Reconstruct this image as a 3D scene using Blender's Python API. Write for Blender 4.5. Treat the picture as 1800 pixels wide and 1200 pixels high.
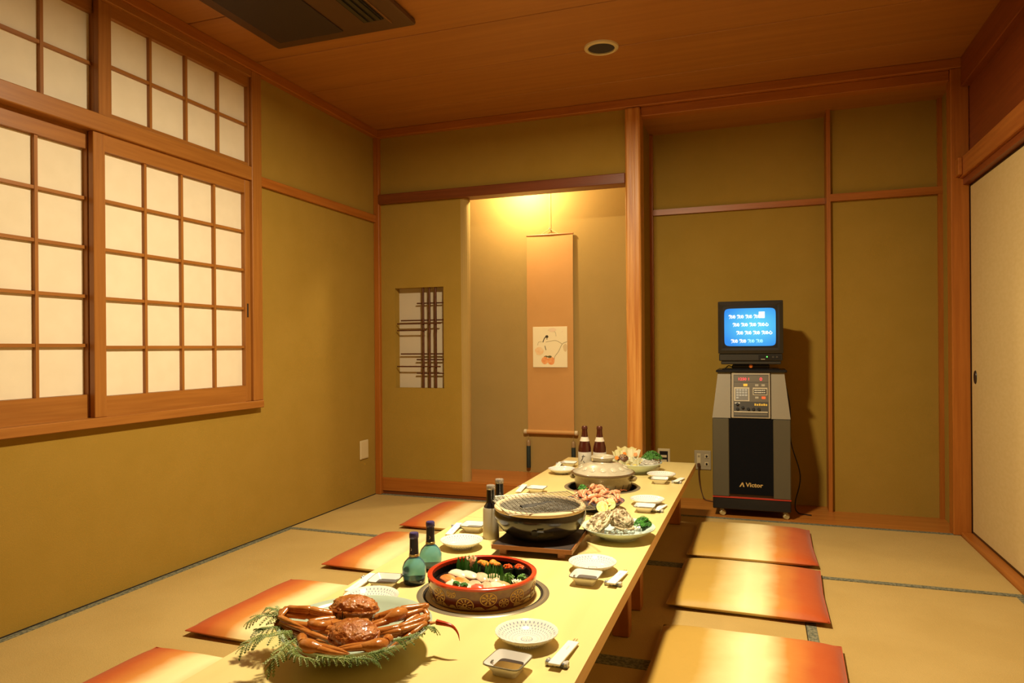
import bpy, bmesh, math, random
from mathutils import Vector, Matrix, noise
R = random.Random(7)
PI = math.pi
scene = bpy.context.scene
for o in list(bpy.data.objects):
    bpy.data.objects.remove(o)
COL = scene.collection

# ------------------------------------------------------------------ camera
FPX, YAW, ROLL, OY, CAMZ = 1237.5, math.radians(19.454), math.radians(-0.433), 10.26, 1.0
cf = Vector((-math.sin(YAW), math.cos(YAW), 0))
cr0 = Vector((math.cos(YAW), math.sin(YAW), 0)); cu0 = Vector((0, 0, 1))
cr = cr0 * math.cos(ROLL) + cu0 * math.sin(ROLL)
cu = cu0 * math.cos(ROLL) - cr0 * math.sin(ROLL)
cam_data = bpy.data.cameras.new('camera')
cam = bpy.data.objects.new('camera', cam_data); COL.objects.link(cam)
cam_data.sensor_width = 36; cam_data.lens = FPX / 1800 * 36
cam_data.shift_y = OY / 1800; cam_data.clip_start = 0.02
mw = Matrix.Identity(4)
for i in range(3):
    mw[i][0] = cr[i]; mw[i][1] = cu[i]; mw[i][2] = -cf[i]
mw[2][3] = CAMZ
cam.matrix_world = mw
scene.camera = cam

def at(x, y, z):
    """point of the photograph at height z above the mats"""
    d = cf + cr * ((x - 900) / FPX) - cu * ((y - 600 - OY) / FPX)
    t = (z - CAMZ) / d.z
    return Vector((0, 0, CAMZ)) + d * t

# ------------------------------------------------------------------ world, lamps, exposure
world = bpy.data.worlds.new('world'); scene.world = world; world.use_nodes = True
world.node_tree.nodes['Background'].inputs[0].default_value = (0.9, 0.75, 0.5, 1)
world.node_tree.nodes['Background'].inputs[1].default_value = 0.05
vs = scene.view_settings
vs.view_transform = 'Standard'; vs.look = 'None'; vs.exposure = 0.0; vs.gamma = 1.0
vs.use_curve_mapping = False
LAMP = Vector((-0.72, 2.30, 2.30))           # the room's ceiling lamp, just above the frame
LAMP_POWER, LAMP_COL = 100, (1.0, 0.84, 0.55)
TOKO = Vector((-1.54, 4.53, 2.20))           # lamp hidden behind the alcove lintel
TOKO_POWER, TOKO_COL = 38.0, (1.0, 0.80, 0.48)

# ------------------------------------------------------------------ materials
MATS = {}
def mat(name, col, rough=0.5, col2=None, scale=8.0, stretch=(1, 1, 1), bump=0.0, bscale=None, metal=0.0,
        spec=0.5, emit=0.0, detail=4.0, trans=0.0, ior=1.45, coat=0.0, alpha=1.0, sharp=None, sub=0.0, rand=0.0):
    if name in MATS: return MATS[name]
    m = bpy.data.materials.new(name); m.use_nodes = True
    nt = m.node_tree; N = nt.nodes; L = nt.links
    b = N['Principled BSDF']
    b.inputs['Base Color'].default_value = (*col, 1)
    b.inputs['Roughness'].default_value = rough
    b.inputs['Metallic'].default_value = metal
    b.inputs['Specular IOR Level'].default_value = spec
    b.inputs['IOR'].default_value = ior
    b.inputs['Coat Weight'].default_value = coat
    b.inputs['Coat Roughness'].default_value = 0.08
    b.inputs['Transmission Weight'].default_value = trans
    b.inputs['Alpha'].default_value = alpha
    if sub:
        b.inputs['Subsurface Weight'].default_value = sub
        b.inputs['Subsurface Radius'].default_value = (0.01, 0.005, 0.003)
        b.inputs['Subsurface Scale'].default_value = 0.5
    if emit:
        b.inputs['Emission Color'].default_value = (*col, 1); b.inputs['Emission Strength'].default_value = emit
    if col2 or bump:
        tc = N.new('ShaderNodeTexCoord'); mp = N.new('ShaderNodeMapping')
        mp.inputs['Scale'].default_value = stretch
        L.new(tc.outputs['Object'], mp.inputs['Vector'])
        vec = mp.outputs['Vector']
        if rand:
            oi = N.new('ShaderNodeObjectInfo'); ad = N.new('ShaderNodeVectorMath'); ad.operation = 'ADD'
            ml = N.new('ShaderNodeMath'); ml.operation = 'MULTIPLY'; ml.inputs[1].default_value = rand
            L.new(oi.outputs['Random'], ml.inputs[0]); L.new(vec, ad.inputs[0]); L.new(ml.outputs[0], ad.inputs[1])
            vec = ad.outputs[0]
    if col2:
        n = N.new('ShaderNodeTexNoise'); n.inputs['Scale'].default_value = scale; n.inputs['Detail'].default_value = detail
        L.new(vec, n.inputs['Vector'])
        r = N.new('ShaderNodeValToRGB'); r.color_ramp.elements[0].color = (*col, 1); r.color_ramp.elements[1].color = (*col2, 1)
        lo, hi = sharp or (0.35, 0.65)
        r.color_ramp.elements[0].position = lo; r.color_ramp.elements[1].position = hi
        L.new(n.outputs['Fac'], r.inputs['Fac']); L.new(r.outputs['Color'], b.inputs['Base Color'])
    if bump:
        n2 = N.new('ShaderNodeTexNoise'); n2.inputs['Scale'].default_value = bscale or scale; n2.inputs['Detail'].default_value = 5
        L.new(vec, n2.inputs['Vector'])
        bp = N.new('ShaderNodeBump'); bp.inputs['Strength'].default_value = bump; bp.inputs['Distance'].default_value = 0.01
        L.new(n2.outputs['Fac'], bp.inputs['Height']); L.new(bp.outputs['Normal'], b.inputs['Normal'])
    MATS[name] = m
    return m

def wood(name, c1, c2, axis='x', fine=60.0, rough=0.4, coat=0.0, rand=9.0, bump=0.05):
    st = {'x': (0.04, 1, 1), 'y': (1, 0.04, 1), 'z': (1, 1, 0.04)}[axis]
    return mat(name, c1, rough, c2, scale=fine, stretch=st, bump=bump, bscale=fine * 1.5, coat=coat, rand=rand, detail=3)

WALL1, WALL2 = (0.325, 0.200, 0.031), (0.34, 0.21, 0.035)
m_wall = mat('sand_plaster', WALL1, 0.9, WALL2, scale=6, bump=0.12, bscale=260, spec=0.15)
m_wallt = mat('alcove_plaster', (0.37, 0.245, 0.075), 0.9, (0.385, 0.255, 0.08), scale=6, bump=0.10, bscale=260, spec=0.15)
W1, W2 = (0.33, 0.10, 0.011), (0.40, 0.13, 0.017)
m_wx = wood('cedar_x', W1, W2, 'x'); m_wy = wood('cedar_y', W1, W2, 'y'); m_wz = wood('cedar_z', W1, W2, 'z')
m_sx = wood('sash_x', (0.31, 0.115, 0.018), (0.37, 0.145, 0.025), 'y', 80)
m_sz = wood('sash_z', (0.31, 0.115, 0.018), (0.37, 0.145, 0.025), 'z', 80)
m_dkx = wood('stained_x', (0.15, 0.038, 0.008), (0.19, 0.05, 0.012), 'x')
m_dky = wood('stained_y', (0.20, 0.045, 0.010), (0.25, 0.06, 0.014), 'y')
m_pillar = wood('pillar_wood', (0.42, 0.15, 0.022), (0.62, 0.29, 0.07), 'z', 45, bump=0.15)
m_ceil = wood('ceiling_board', (0.33, 0.125, 0.024), (0.38, 0.15, 0.03), 'x', 25, rough=0.45)
m_tat = mat('rush_mat', (0.44, 0.30, 0.10), 0.75, (0.48, 0.335, 0.12), scale=3, stretch=(1, 1, 1), bump=0.25, bscale=240, spec=0.25, rand=4)
m_heri = mat('mat_border', (0.10, 0.105, 0.07), 0.9, (0.21, 0.195, 0.12), scale=90, sharp=(.45, .55), bump=0.1)
m_paper = mat('shoji_paper', (0.80, 0.70, 0.52), 0.85, (0.83, 0.73, 0.55), scale=14, spec=0.1)
m_fus = mat('fusuma_paper', (0.60, 0.44, 0.19), 0.6, (0.63, 0.47, 0.215), scale=26, stretch=(1, 1, 2.6), bump=0.05, spec=0.3, detail=2)
m_black = mat('black_plastic', (0.012, 0.011, 0.011), 0.35)
m_blacksoft = mat('black_cloth_grille', (0.006, 0.006, 0.007), 0.9, bump=0.2, bscale=600, spec=0.08)
m_dkgap = mat('dark_gap', (0.02, 0.012, 0.006), 0.9)
m_table = wood('table_top_veneer', (0.75, 0.60, 0.25), (0.79, 0.64, 0.275), 'y', 14, rough=0.32, coat=0.25, bump=0.0)
m_tedge = wood('table_edge', (0.60, 0.32, 0.08), (0.66, 0.37, 0.10), 'y', 30, rough=0.4)
m_tleg = wood('table_leg_wood', (0.33, 0.11, 0.02), (0.42, 0.15, 0.03), 'z', 30)
m_white = mat('white_porcelain', (0.80, 0.78, 0.72), 0.12, spec=0.5, coat=0.4)
m_cela = mat('celadon_glaze', (0.42, 0.53, 0.41), 0.12, (0.47, 0.57, 0.45), scale=9, coat=0.5)
m_cream = mat('cream_plastic', (0.62, 0.50, 0.28), 0.4)

# ------------------------------------------------------------------ mesh helpers
def obj(name, bm, m, parent=None, smooth=False, loc=None):
    me = bpy.data.meshes.new(name)
    bmesh.ops.recalc_face_normals(bm, faces=bm.faces)
    if smooth:
        for f in bm.faces: f.smooth = True
        for e in bm.edges:
            if len(e.link_faces) == 2 and e.calc_face_angle(0) > 0.7: e.smooth = False
    bm.to_mesh(me); bm.free()
    ms = m if isinstance(m, (list, tuple)) else [m]
    for x in ms: me.materials.append(x)
    o = bpy.data.objects.new(name, me); COL.objects.link(o)
    if parent is not None: o.parent = parent
    if loc is not None: o.location = loc
    return o
def inst(src, parent=None, loc=None, rot=None, scl=None):
    o = src.copy(); COL.objects.link(o)
    if parent is not None: o.parent = parent
    if loc is not None: o.location = loc
    if rot is not None: o.rotation_euler = rot
    if scl is not None: o.scale = scl
    return o
def tag(o, label, cat, group=None, kind=None):
    o['label'] = label; o['category'] = cat
    if group: o['group'] = group
    if kind: o['kind'] = kind
    return o
def thing(name, label, cat, loc=(0, 0, 0), rz=0.0, group=None, kind=None):
    o = bpy.data.objects.new(name, None); COL.objects.link(o)
    o.location = loc; o.rotation_euler = (0, 0, rz); o.empty_display_size = 0.05
    return tag(o, label, cat, group, kind)
def dup(root, loc, rz=0.0, label=None):
    r = root.copy(); COL.objects.link(r); r.location = loc; r.rotation_euler = (0, 0, rz)
    if label: r['label'] = label
    for ch in list(root.children):
        c = ch.copy(); COL.objects.link(c); c.parent = r
        for g in list(ch.children):
            d = g.copy(); COL.objects.link(d); d.parent = c
    return r
def BM(): return bmesh.new()
def box(bm, x0, x1, y0, y1, z0, z1, bev=0.0, seg=1, mi=0):
    mtx = Matrix.Translation(((x0 + x1) / 2, (y0 + y1) / 2, (z0 + z1) / 2)) @ Matrix.Diagonal((abs(x1 - x0), abs(y1 - y0), abs(z1 - z0), 1))
    r = bmesh.ops.create_cube(bm, size=1, matrix=mtx)
    vs_ = r['verts']
    if mi:
        for f in {f for v in vs_ for f in v.link_faces}: f.material_index = mi
    if bev:
        es = list({e for v in vs_ for e in v.link_edges})
        bmesh.ops.bevel(bm, geom=es, offset=bev, segments=seg, affect='EDGES', profile=0.5, clamp_overlap=True)
    return bm
def bx(*a, **k): return box(BM(), *a, **k)
def lathe(bm, prof, seg=32, c=(0, 0, 0), mi=0, sx=1.0, sy=1.0, fn=None):
    rings = []
    for r, z in prof:
        if r < 1e-6: rings.append([bm.verts.new((c[0], c[1], c[2] + z))])
        else:
            ring = []
            for k in range(seg):
                a = 2 * PI * k / seg
                rr = r * (fn(a, r, z) if fn else 1.0)
                ring.append(bm.verts.new((c[0] + rr * sx * math.cos(a), c[1] + rr * sy * math.sin(a), c[2] + z)))
            rings.append(ring)
    for A, B in zip(rings, rings[1:]):
        if len(A) == 1 and len(B) == 1: continue
        for k in range(seg):
            k2 = (k + 1) % seg
            if len(A) == 1: f = bm.faces.new((A[0], B[k], B[k2]))
            elif len(B) == 1: f = bm.faces.new((A[k], B[0], A[k2]))
            else: f = bm.faces.new((A[k], B[k], B[k2], A[k2]))
            f.material_index = mi
    return bm
def lt(prof, seg=32, **k): return lathe(BM(), prof, seg, **k)
def tube(bm, pts, rad, seg=8, flat=1.0, cap=True, mi=0, up=None):
    pts = [Vector(p) for p in pts]; n = len(pts)
    if not hasattr(rad, '__len__'): rad = [rad] * n
    rings = []; side = None
    for i, p in enumerate(pts):
        t = (pts[min(i + 1, n - 1)] - pts[max(i - 1, 0)]).normalized()
        ref = Vector(up) if up else (Vector((0, 0, 1)) if abs(t.z) < 0.95 else Vector((1, 0, 0)))
        if side is None: side = t.cross(ref).normalized()
        else:
            side = (side - t * side.dot(t)); side = side.normalized() if side.length > 1e-6 else t.cross(ref).normalized()
        if up: side = t.cross(ref).normalized()
        nrm = side.cross(t).normalized()
        rings.append([bm.verts.new(p + (side * math.cos(a) + nrm * math.sin(a) * flat) * rad[i]) for a in [2 * PI * k / seg for k in range(seg)]])
    for A, B in zip(rings, rings[1:]):
        for k in range(seg):
            f = bm.faces.new((A[k], A[(k + 1) % seg], B[(k + 1) % seg], B[k])); f.material_index = mi
    if cap:
        for rg in (rings[0], rings[-1]):
            try: bm.faces.new(rg).material_index = mi
            except ValueError: pass
    return bm
def smoothpath(pts, n=6):
    pts = [Vector(p) for p in pts]
    P = [pts[0] * 2 - pts[1]] + pts + [pts[-1] * 2 - pts[-2]]
    out = []
    for i in range(1, len(P) - 2):
        for k in range(n):
            t = k / n; a, b, c, d = P[i - 1], P[i], P[i + 1], P[i + 2]
            out.append(0.5 * ((2 * b) + (c - a) * t + (2 * a - 5 * b + 4 * c - d) * t * t + (3 * b - a - 3 * c + d) * t ** 3))
    out.append(pts[-1]); return out
def blob(bm, c, r, sub=3, amp=0.0, freq=10.0, seed=0, sq=0.0, mi=0, rot=None):
    """noisy ellipsoid; sq flattens the underside"""
    rs = bmesh.ops.create_icosphere(bm, subdivisions=sub, radius=1.0)
    so = Vector((seed * 3.7, seed * 1.3, seed * 5.1))
    for v in rs['verts']:
        p = v.co.copy()
        d = 1 + amp * noise.noise(p * freq + so)
        q = Vector((p.x * r[0] * d, p.y * r[1] * d, p.z * r[2] * d))
        if sq and q.z < -r[2] * (1 - sq): q.z = -r[2] * (1 - sq)
        if rot: q = rot @ q
        v.co = q + Vector(c)
    if mi:
        for f in {f for v in rs['verts'] for f in v.link_faces}: f.material_index = mi
    return bm
def prism(bm, poly, y0, y1, mi=0):
    """polygon in xz, extruded in y"""
    A = [bm.verts.new((x, y0, z)) for x, z in poly]; B = [bm.verts.new((x, y1, z)) for x, z in poly]
    n = len(poly)
    for f in (bm.faces.new(A), bm.faces.new(B[::-1])): f.material_index = mi
    for k in range(n): bm.faces.new((A[k], B[k], B[(k + 1) % n], A[(k + 1) % n])).material_index = mi
    return bm
def text(name, s, size, m, parent, loc, rot=(PI / 2, 0, 0), depth=0.0006, align='CENTER', sx=1.0, shear=0.0, off=0.0):
    cu_ = bpy.data.curves.new(name, 'FONT'); cu_.body = s; cu_.size = size; cu_.extrude = depth
    cu_.offset = off; cu_.align_x = align; cu_.align_y = 'CENTER'; cu_.shear = shear; cu_.resolution_u = 2
    t = bpy.data.objects.new(name + '_tmp', cu_); COL.objects.link(t)
    dg = bpy.context.evaluated_depsgraph_get(); dg.update()
    me = bpy.data.meshes.new_from_object(t.evaluated_get(dg))
    bpy.data.objects.remove(t); bpy.data.curves.remove(cu_)
    me.materials.clear(); me.materials.append(m)
    o = bpy.data.objects.new(name, me); COL.objects.link(o); o.parent = parent
    o.location = loc; o.rotation_euler = rot; o.scale = (sx, 1, 1)
    return o
NT = [0]
def trim(label, bm, m, smooth=False):
    NT[0] += 1
    return tag(obj('trim_%d' % NT[0], bm, m, None, smooth), label, 'trim', None, 'structure')

# ================================================================== THE ROOM
XL, XR, YF, YB, YN, ZC = -2.5, 1.03, 4.27, 4.75, -1.0, 2.49
# ---- floor with tatami mats
fl = tag(obj('floor', bx(XL - .1, XR + .1, YN - .1, 4.9, -0.12, -0.05), m_dkgap), 'floor laid with straw-coloured tatami mats', 'floor', None, 'structure')
def tatami(x0, x1, y0, y1, long):
    g = 0.001
    o = obj('tatami_mat', bx(x0 + g, x1 - g, y0 + g, y1 - g, -0.05, 0.0, 0.002), m_tat, fl)
    w = 0.034
    for s in (0, 1):
        if long == 'x':
            ya = y0 + g if s == 0 else y1 - g - w
            b = bx(x0 + 2 * g, x1 - 2 * g, ya, ya + w, -0.02, 0.0012)
        else:
            xa = x0 + g if s == 0 else x1 - g - w
            b = bx(xa, xa + w, y0 + 2 * g, y1 - 2 * g, -0.02, 0.0012)
        obj('cloth_border', b, m_heri, o)
for a in ((-2.5, -.76, 3.28, 4.275, 'x'), (-.76, .98, 3.28, 4.275, 'x'),
          (-2.5, -1.47, 1.24, 3.28, 'y'), (-2.5, -1.47, -1.0, 1.24, 'y'), (.145, .98, 1.24, 3.28, 'y'), (.145, .98, -1.0, 1.24, 'y'),
          (-1.47, .145, 2.22, 3.28, 'x'), (-1.47, .145, 1.15, 2.22, 'x'), (-1.47, .145, .08, 1.15, 'x'), (-1.47, .145, -1.0, .08, 'x')):
    tatami(*a)
# ---- left wall with the window opening
WY0, WY1, WZ0, WZ1 = 1.14, 3.06, 0.695, 2.44
b = BM()
box(b, XL - .12, XL, YN - .1, YB + .1, -0.05, WZ0); box(b, XL - .12, XL, WY1, YB + .1, WZ0, ZC); box(b, XL - .12, XL, YN - .1, WY0, WZ0, ZC)
box(b, XL - .12, XL, WY0, WY1, WZ1, ZC)
tag(obj('wall_left', b, m_wall), 'ochre sand-plaster wall around the paper window', 'wall', None, 'structure')
tag(obj('wall_behind', bx(XL - .12, XR + .12, YN - .1, YN, -0.05, ZC), m_wall), 'ochre wall behind the viewer, facing the alcove', 'wall', None, 'structure')
# ---- back wall: alcove, recess
ZK = 0.115
b = BM()
box(b, XL, -.765, YF, YF + .08, 2.045, ZC)
tag(obj('wall_above_alcove', b, m_wall), 'ochre plaster band between alcove lintel and ceiling', 'wall', None, 'structure')
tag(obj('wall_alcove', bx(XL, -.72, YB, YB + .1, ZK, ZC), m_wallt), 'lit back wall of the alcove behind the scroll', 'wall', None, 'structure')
b = BM()
nx0, nx1, nz0, nz1 = -2.354, -1.99, .73, 1.408
box(b, -2.46, nx0, YF, YF + .09, ZK, 1.985); box(b, nx1, -1.862, YF, YF + .09, ZK, 1.985, 0.0)
box(b, nx0, nx1, YF, YF + .09, ZK, nz0); box(b, nx0, nx1, YF, YF + .09, nz1, 1.985)
tag(obj('wall_alcove_side', b, m_wall), 'ochre plaster panel with the latticed opening left of the alcove', 'wall', None, 'structure')
tag(obj('wall_alcove_edge', lt([(0, 0), (.045, 0), (.045, 1.87), (0, 1.87)], 20, c=(-1.862, YF + .045, ZK)), m_wallt), 'rounded plaster edge of the panel beside the alcove', 'wall', None, 'structure')
tag(obj('wall_partition', bx(-.745, -.69, YF + .09, YB + .1, 0, ZC), m_wall), 'narrow plaster partition behind the orange wooden pillar', 'wall', None, 'structure')
tag(obj('wall_recess', bx(-.69, .40, YB, YB + .1, 0, ZC), m_wall), 'ochre recess wall behind the karaoke machine', 'wall', None, 'structure')
tag(obj('wall_recess_right', bx(.40, .985, 4.63, YB + .1, 0, ZC), m_wall), 'ochre wall panel between karaoke recess and sliding doors', 'wall', None, 'structure')
tag(obj('wall_recess_side', bx(.985, 1.1, 4.33, YB + .1, 0, ZC), m_wall), 'narrow ochre wall return behind the corner post', 'wall', None, 'structure')
# floor boards of the alcove and recess
tag(obj('floor_alcove', bx(XL, -.72, YF + .035, YB, ZK - .03, ZK), wood('alcove_floor', (.36, .11, .018), (.44, .15, .03), 'x', 30, rough=.3)), 'polished orange-brown board floor of the alcove', 'floor', None, 'structure')
tag(obj('floor_recess', bx(-.69, 1.03, YF + .006, YB, -0.05, 0.001), wood('recess_floor', (.38, .13, .02), (.46, .17, .03), 'x', 30, rough=.35)), 'orange wooden floor board under the karaoke machine', 'floor', None, 'structure')
# trims
trim('orange wooden front sill of the alcove floor', bx(-2.46, -.765, YF - .002, YF + .035, 0.022, ZK, .004), m_wx)
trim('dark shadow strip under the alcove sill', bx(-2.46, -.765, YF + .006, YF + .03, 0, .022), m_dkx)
trim('dark stained lintel across the top of the alcove', bx(-2.462, -.765, YF - .035, YF + .08, 1.985, 2.05, .004), m_dkx)
trim('slim wooden corner post between left wall and alcove', bx(XL, -2.458, YF - .03, YF + .06, 0, 2.44, .003), m_wz)
trim('thick grained orange wooden alcove pillar', bx(-.765, -.672, YF - .035, YF + .10, 0, 2.44, .012, 2), m_pillar)
trim('slim wooden strip in the inner corner of the karaoke recess', bx(-.69, -.668, YB - .03, YB, 0, 2.40), m_wz)
trim('thin wooden rail across the recess wall', bx(-.69, .40, YB - .022, YB, 1.868, 1.905), m_wx)
trim('slim wooden post at the step between recess wall and right panel', bx(.378, .40, 4.60, YB, 0, 2.41), m_wz)
trim('thin wooden rail across the right wall panel', bx(.40, .985, 4.60, 4.63, 1.858, 1.90), m_wx)
trim('slim vertical strip at the right end of the wall panel', bx(.962, .985, 4.605, 4.63, 0, 2.41), m_wz)
trim('orange wooden corner post beside the sliding doors', bx(.945, 1.03, YF - .03, YF + .06, 0, 2.44, .004), m_wz)
trim('dark-topped soffit board over the karaoke recess', bx(-.69, .985, YF + .07, YB, 2.405, 2.44), m_ceil)
trim('narrow wooden beam over the opening of the karaoke recess', bx(-.672, .945, YF - .01, YF + .07, 2.385, 2.44, .003), m_wx)
trim('ceiling moulding along the back wall', bx(XL + .04, XR, YF - .04, YF + .1, 2.44, ZC, .003), m_wx)
trim('ceiling moulding along the left wall', bx(XL, XL + .042, YN, YF + .1, 2.438, ZC, .003), m_wy)
trim('wooden picture rail on the left wall beyond the window', bx(XL, XL + .02, WY1, YF - .03, 1.862, 1.912, .002), m_wy)
trim('thin dark strip at the foot of the left wall', bx(XL, XL + .003, YN, YF - .03, 0, .005), m_dkgap)
# ceiling boards
ce = tag(obj('ceiling', bx(XL - .1, XR + .1, YN - .1, YB + .1, ZC + .012, ZC + .06), m_dkgap), 'ceiling of wide orange-brown wooden boards', 'ceiling', None, 'structure')
ys = [4.36, 3.935, 3.475, 3.012, 2.55, 2.09, 1.63, 1.17, .71, .25, -.21, -.67, -1.05]
for y1, y0 in zip(ys, ys[1:]):
    obj('ceiling_board', bx(XL, XR + .05, y0 + .003, y1 - .003, ZC, ZC + .012, .002), m_ceil, ce)
# ---- window
def pane_grid(sash, x, y0, y1, z0, z1, nc, nr, wbar=.013, first=None):
    cw, rh = (y1 - y0) / nc, (z1 - z0) / nr
    for i in range(nc):
        for j in range(nr):
            obj('paper_pane', bx(x - .012, x - .010, y0 + i * cw + .001, y0 + (i + 1) * cw - .001, z0 + j * rh + .001, z0 + (j + 1) * rh - .001), m_paper, sash)
    for i in range(1, nc): obj('muntin', bx(x - .010, x + .006, y0 + i * cw - wbar / 2, y0 + i * cw + wbar / 2, z0, z1), m_sz, sash)
    for j in range(1, nr): obj('muntin', bx(x - .010, x + .004, y0, y1, z0 + j * rh - wbar / 2, z0 + j * rh + wbar / 2), m_sx, sash)
def sash(parent, x, y0, y1, z0, z1, py0, py1, pz0, pz1, nc, nr):
    b = BM()
    box(b, x - .014, x + .014, y0, py0, z0, z1, .002); box(b, x - .014, x + .014, py1, y1, z0, z1, .002)
    o = obj('sash', b, m_sz, parent)
    obj('bottom_rail', bx(x - .014, x + .012, py0, py1, z0, pz0), m_sx, o); obj('top_rail', bx(x - .014, x + .012, py0, py1, pz1, z1), m_sx, o)
    pane_grid(o, x, py0, py1, pz0, pz1, nc, nr)
    return o
w1 = thing('window_1', 'large paper shoji window with two lower sliding sashes', 'window', (0, 0, 0), kind='structure')
b = BM(); box(b, XL - .1, XL + .035, WY0, WY1, WZ0, .733, .003)
obj('sill', b, m_sx, w1)
b = BM(); box(b, XL - .1, XL + .03, 2.985, WY1, .733, 2.44, .003); box(b, XL - .1, XL + .03, WY0, 1.215, .733, 2.44, .003)
obj('frame_post', b, m_sz, w1)
s = sash(w1, XL + .0, 2.078, 2.985, .733, 1.872, 2.132, 2.946, .815, 1.802, 4, 5)
obj('finger_pull', bx(XL + .0135, XL + .015, 2.957, 2.967, 1.165, 1.235), m_dkgap, s)
sash(w1, XL - .034, 1.215, 2.128, .733, 1.872, 1.265, 2.078, .825, 1.802, 4, 5)
w2 = thing('window_2', 'paper transom window of eight-pane panels above the shoji sashes', 'window', (0, 0, 0), kind='structure')
obj('transom_bar', bx(XL - .1, XL + .03, 1.215, 2.985, 1.872, 1.942, .003), m_sx, w2)
obj('frame_head', bx(XL - .1, XL + .03, WY0, 2.985, 2.405, 2.44, .003), m_sx, w2)
sash(w2, XL + .0, 2.105, 2.985, 1.942, 2.405, 2.165, 2.975, 1.962, 2.356, 4, 2)
sash(w2, XL - .034, 1.215, 2.155, 1.942, 2.405, 1.265, 2.112, 1.952, 2.356, 4, 2)
# ---- right wall: sliding doors, transom
tag(obj('wall_right', bx(XR + .05, XR + .15, YN - .1, YF + .06, -0.05, ZC), m_wall), 'right wall behind the sliding paper doors', 'wall', None, 'structure')
trim('orange wooden door sill along the right wall', bx(.98, XR + .05, YN, YF - .03, -.05, .018, .002), m_wy)
trim('dark grooved head track above the sliding doors', bx(1.0, XR + .05, YN, YF - .03, 1.828, 1.862), m_dky)
trim('reddish wooden beam running above the sliding doors', bx(.982, XR + .05, YN, YF - .0302, 1.862, 1.962, .003), wood('beam_y', (.34, .10, .018), (.42, .14, .026), 'y'))
trim('short beam end block on the corner post', bx(.962, .982, YF - .10, YF - .0302, 1.868, 1.958, .004), m_wy)
tag(obj('wall_transom', bx(XR + .01, XR + .05, YN, YF - .03, 1.962, 2.005), m_wall), 'thin plaster strip under the dark transom board', 'wall', None, 'structure')
trim('dark red-brown transom board above the sliding doors', bx(XR, XR + .05, YN, YF - .03, 2.005, 2.335), m_dky)
trim('wooden beam between transom board and ceiling', bx(XR - .04, XR + .05, YN, YF - .04, 2.335, ZC, .003), m_dky)
for i, (ya, yb_) in enumerate(((3.33, 4.238), (2.40, 3.33), (1.47, 2.40), (.54, 1.47), (-.39, .54), (-1.0, -.39))):
    xo = XR + (0 if i % 2 == 0 else .018)
    d = tag(obj('door_%d' % (i + 1), bx(xo, xo + .018, ya + .012, yb_ - .012, .03, 1.815), m_fus), 'cream patterned paper sliding door, number %d from the alcove corner' % (i + 1), 'sliding door', None, 'structure')
    if i == 0: d['label'] = 'cream patterned paper sliding door next to the alcove corner post'
    b = BM()
    box(b, xo - .001, xo + .02, ya, ya + .012, .018, 1.828); box(b, xo - .001, xo + .02, yb_ - .012, yb_, .018, 1.828)
    box(b, xo - .001, xo + .02, ya + .012, yb_ - .012, .018, .03); box(b, xo - .001, xo + .02, ya + .012, yb_ - .012, 1.815, 1.828)
    obj('door_edge', b, mat('black_lacquer', (.012, .008, .006), .3), d)
    hy = yb_ - .075 if i % 2 == 0 else ya + .075
    h = lt([(0, .001), (.020, .001), (.024, .003), (.027, .004), (.029, .001), (.029, -.002)], 24, sx=1.0)
    ho = obj('finger_pull', h, m_black, d, True); ho.location = (xo, hy, .83); ho.rotation_euler = (0, -PI / 2, 0); ho.scale = (1.2, .8, 1)

# ================================================================== LAMPS AND FITTINGS
def lampdata(name, loc, power, col, radius, parent):
    l = bpy.data.lights.new(name, 'POINT'); l.energy = power; l.color = col; l.shadow_soft_size = radius
    o = bpy.data.objects.new(name, l); COL.objects.link(o); o.parent = parent; o.location = loc
    return o
t = thing('ceiling_lamp', 'round glowing ceiling lamp above the middle of the table', 'lamp', (LAMP.x, LAMP.y, ZC))
obj('base', lt([(0, 0), (.13, 0), (.13, -.012), (.12, -.03), (.05, -.035), (0, -.035)], 32), mat('lamp_base', (.5, .32, .12), .4), t, True)
obj('globe', lt([(0, -.035), (.05, -.036), (.075, -.05), (.085, -.075), (.075, -.10), (.045, -.118), (0, -.122)], 32), mat('lamp_glass', (1, .85, .6), .3, emit=10.0), t, True)
al = bpy.data.lights.new('lamp_light', 'AREA'); al.shape = 'DISK'; al.size = .20; al.energy = LAMP_POWER; al.color = LAMP_COL
ao = bpy.data.objects.new('lamp_light', al); COL.objects.link(ao); ao.parent = t; ao.location = (0, 0, -.126)
t = thing('alcove_lamp', 'small lamp hidden behind the alcove lintel, lighting the wall', 'lamp', (TOKO.x, TOKO.y, ZC))
obj('stem', lt([(0, 0), (.035, 0), (.035, -.02), (.008, -.03), (.008, -.16), (0, -.16)], 16), m_black, t, True)
obj('shade', lt([(.012, -.15), (.05, -.16), (.06, -.22), (.058, -.22), (.048, -.162), (.012, -.152)], 20), mat('lamp_shade', (.6, .55, .45), .5), t, True)
obj('bulb', lt([(0, -.16), (.014, -.165), (.026, -.19), (.028, -.215), (.02, -.236), (0, -.243)], 16), mat('bulb_glass', (1, .8, .5), .3, emit=8.0), t, True)
lampdata('bulb_light', (0, .01, TOKO.z - ZC - .06), TOKO_POWER, TOKO_COL, .03, t)

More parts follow.
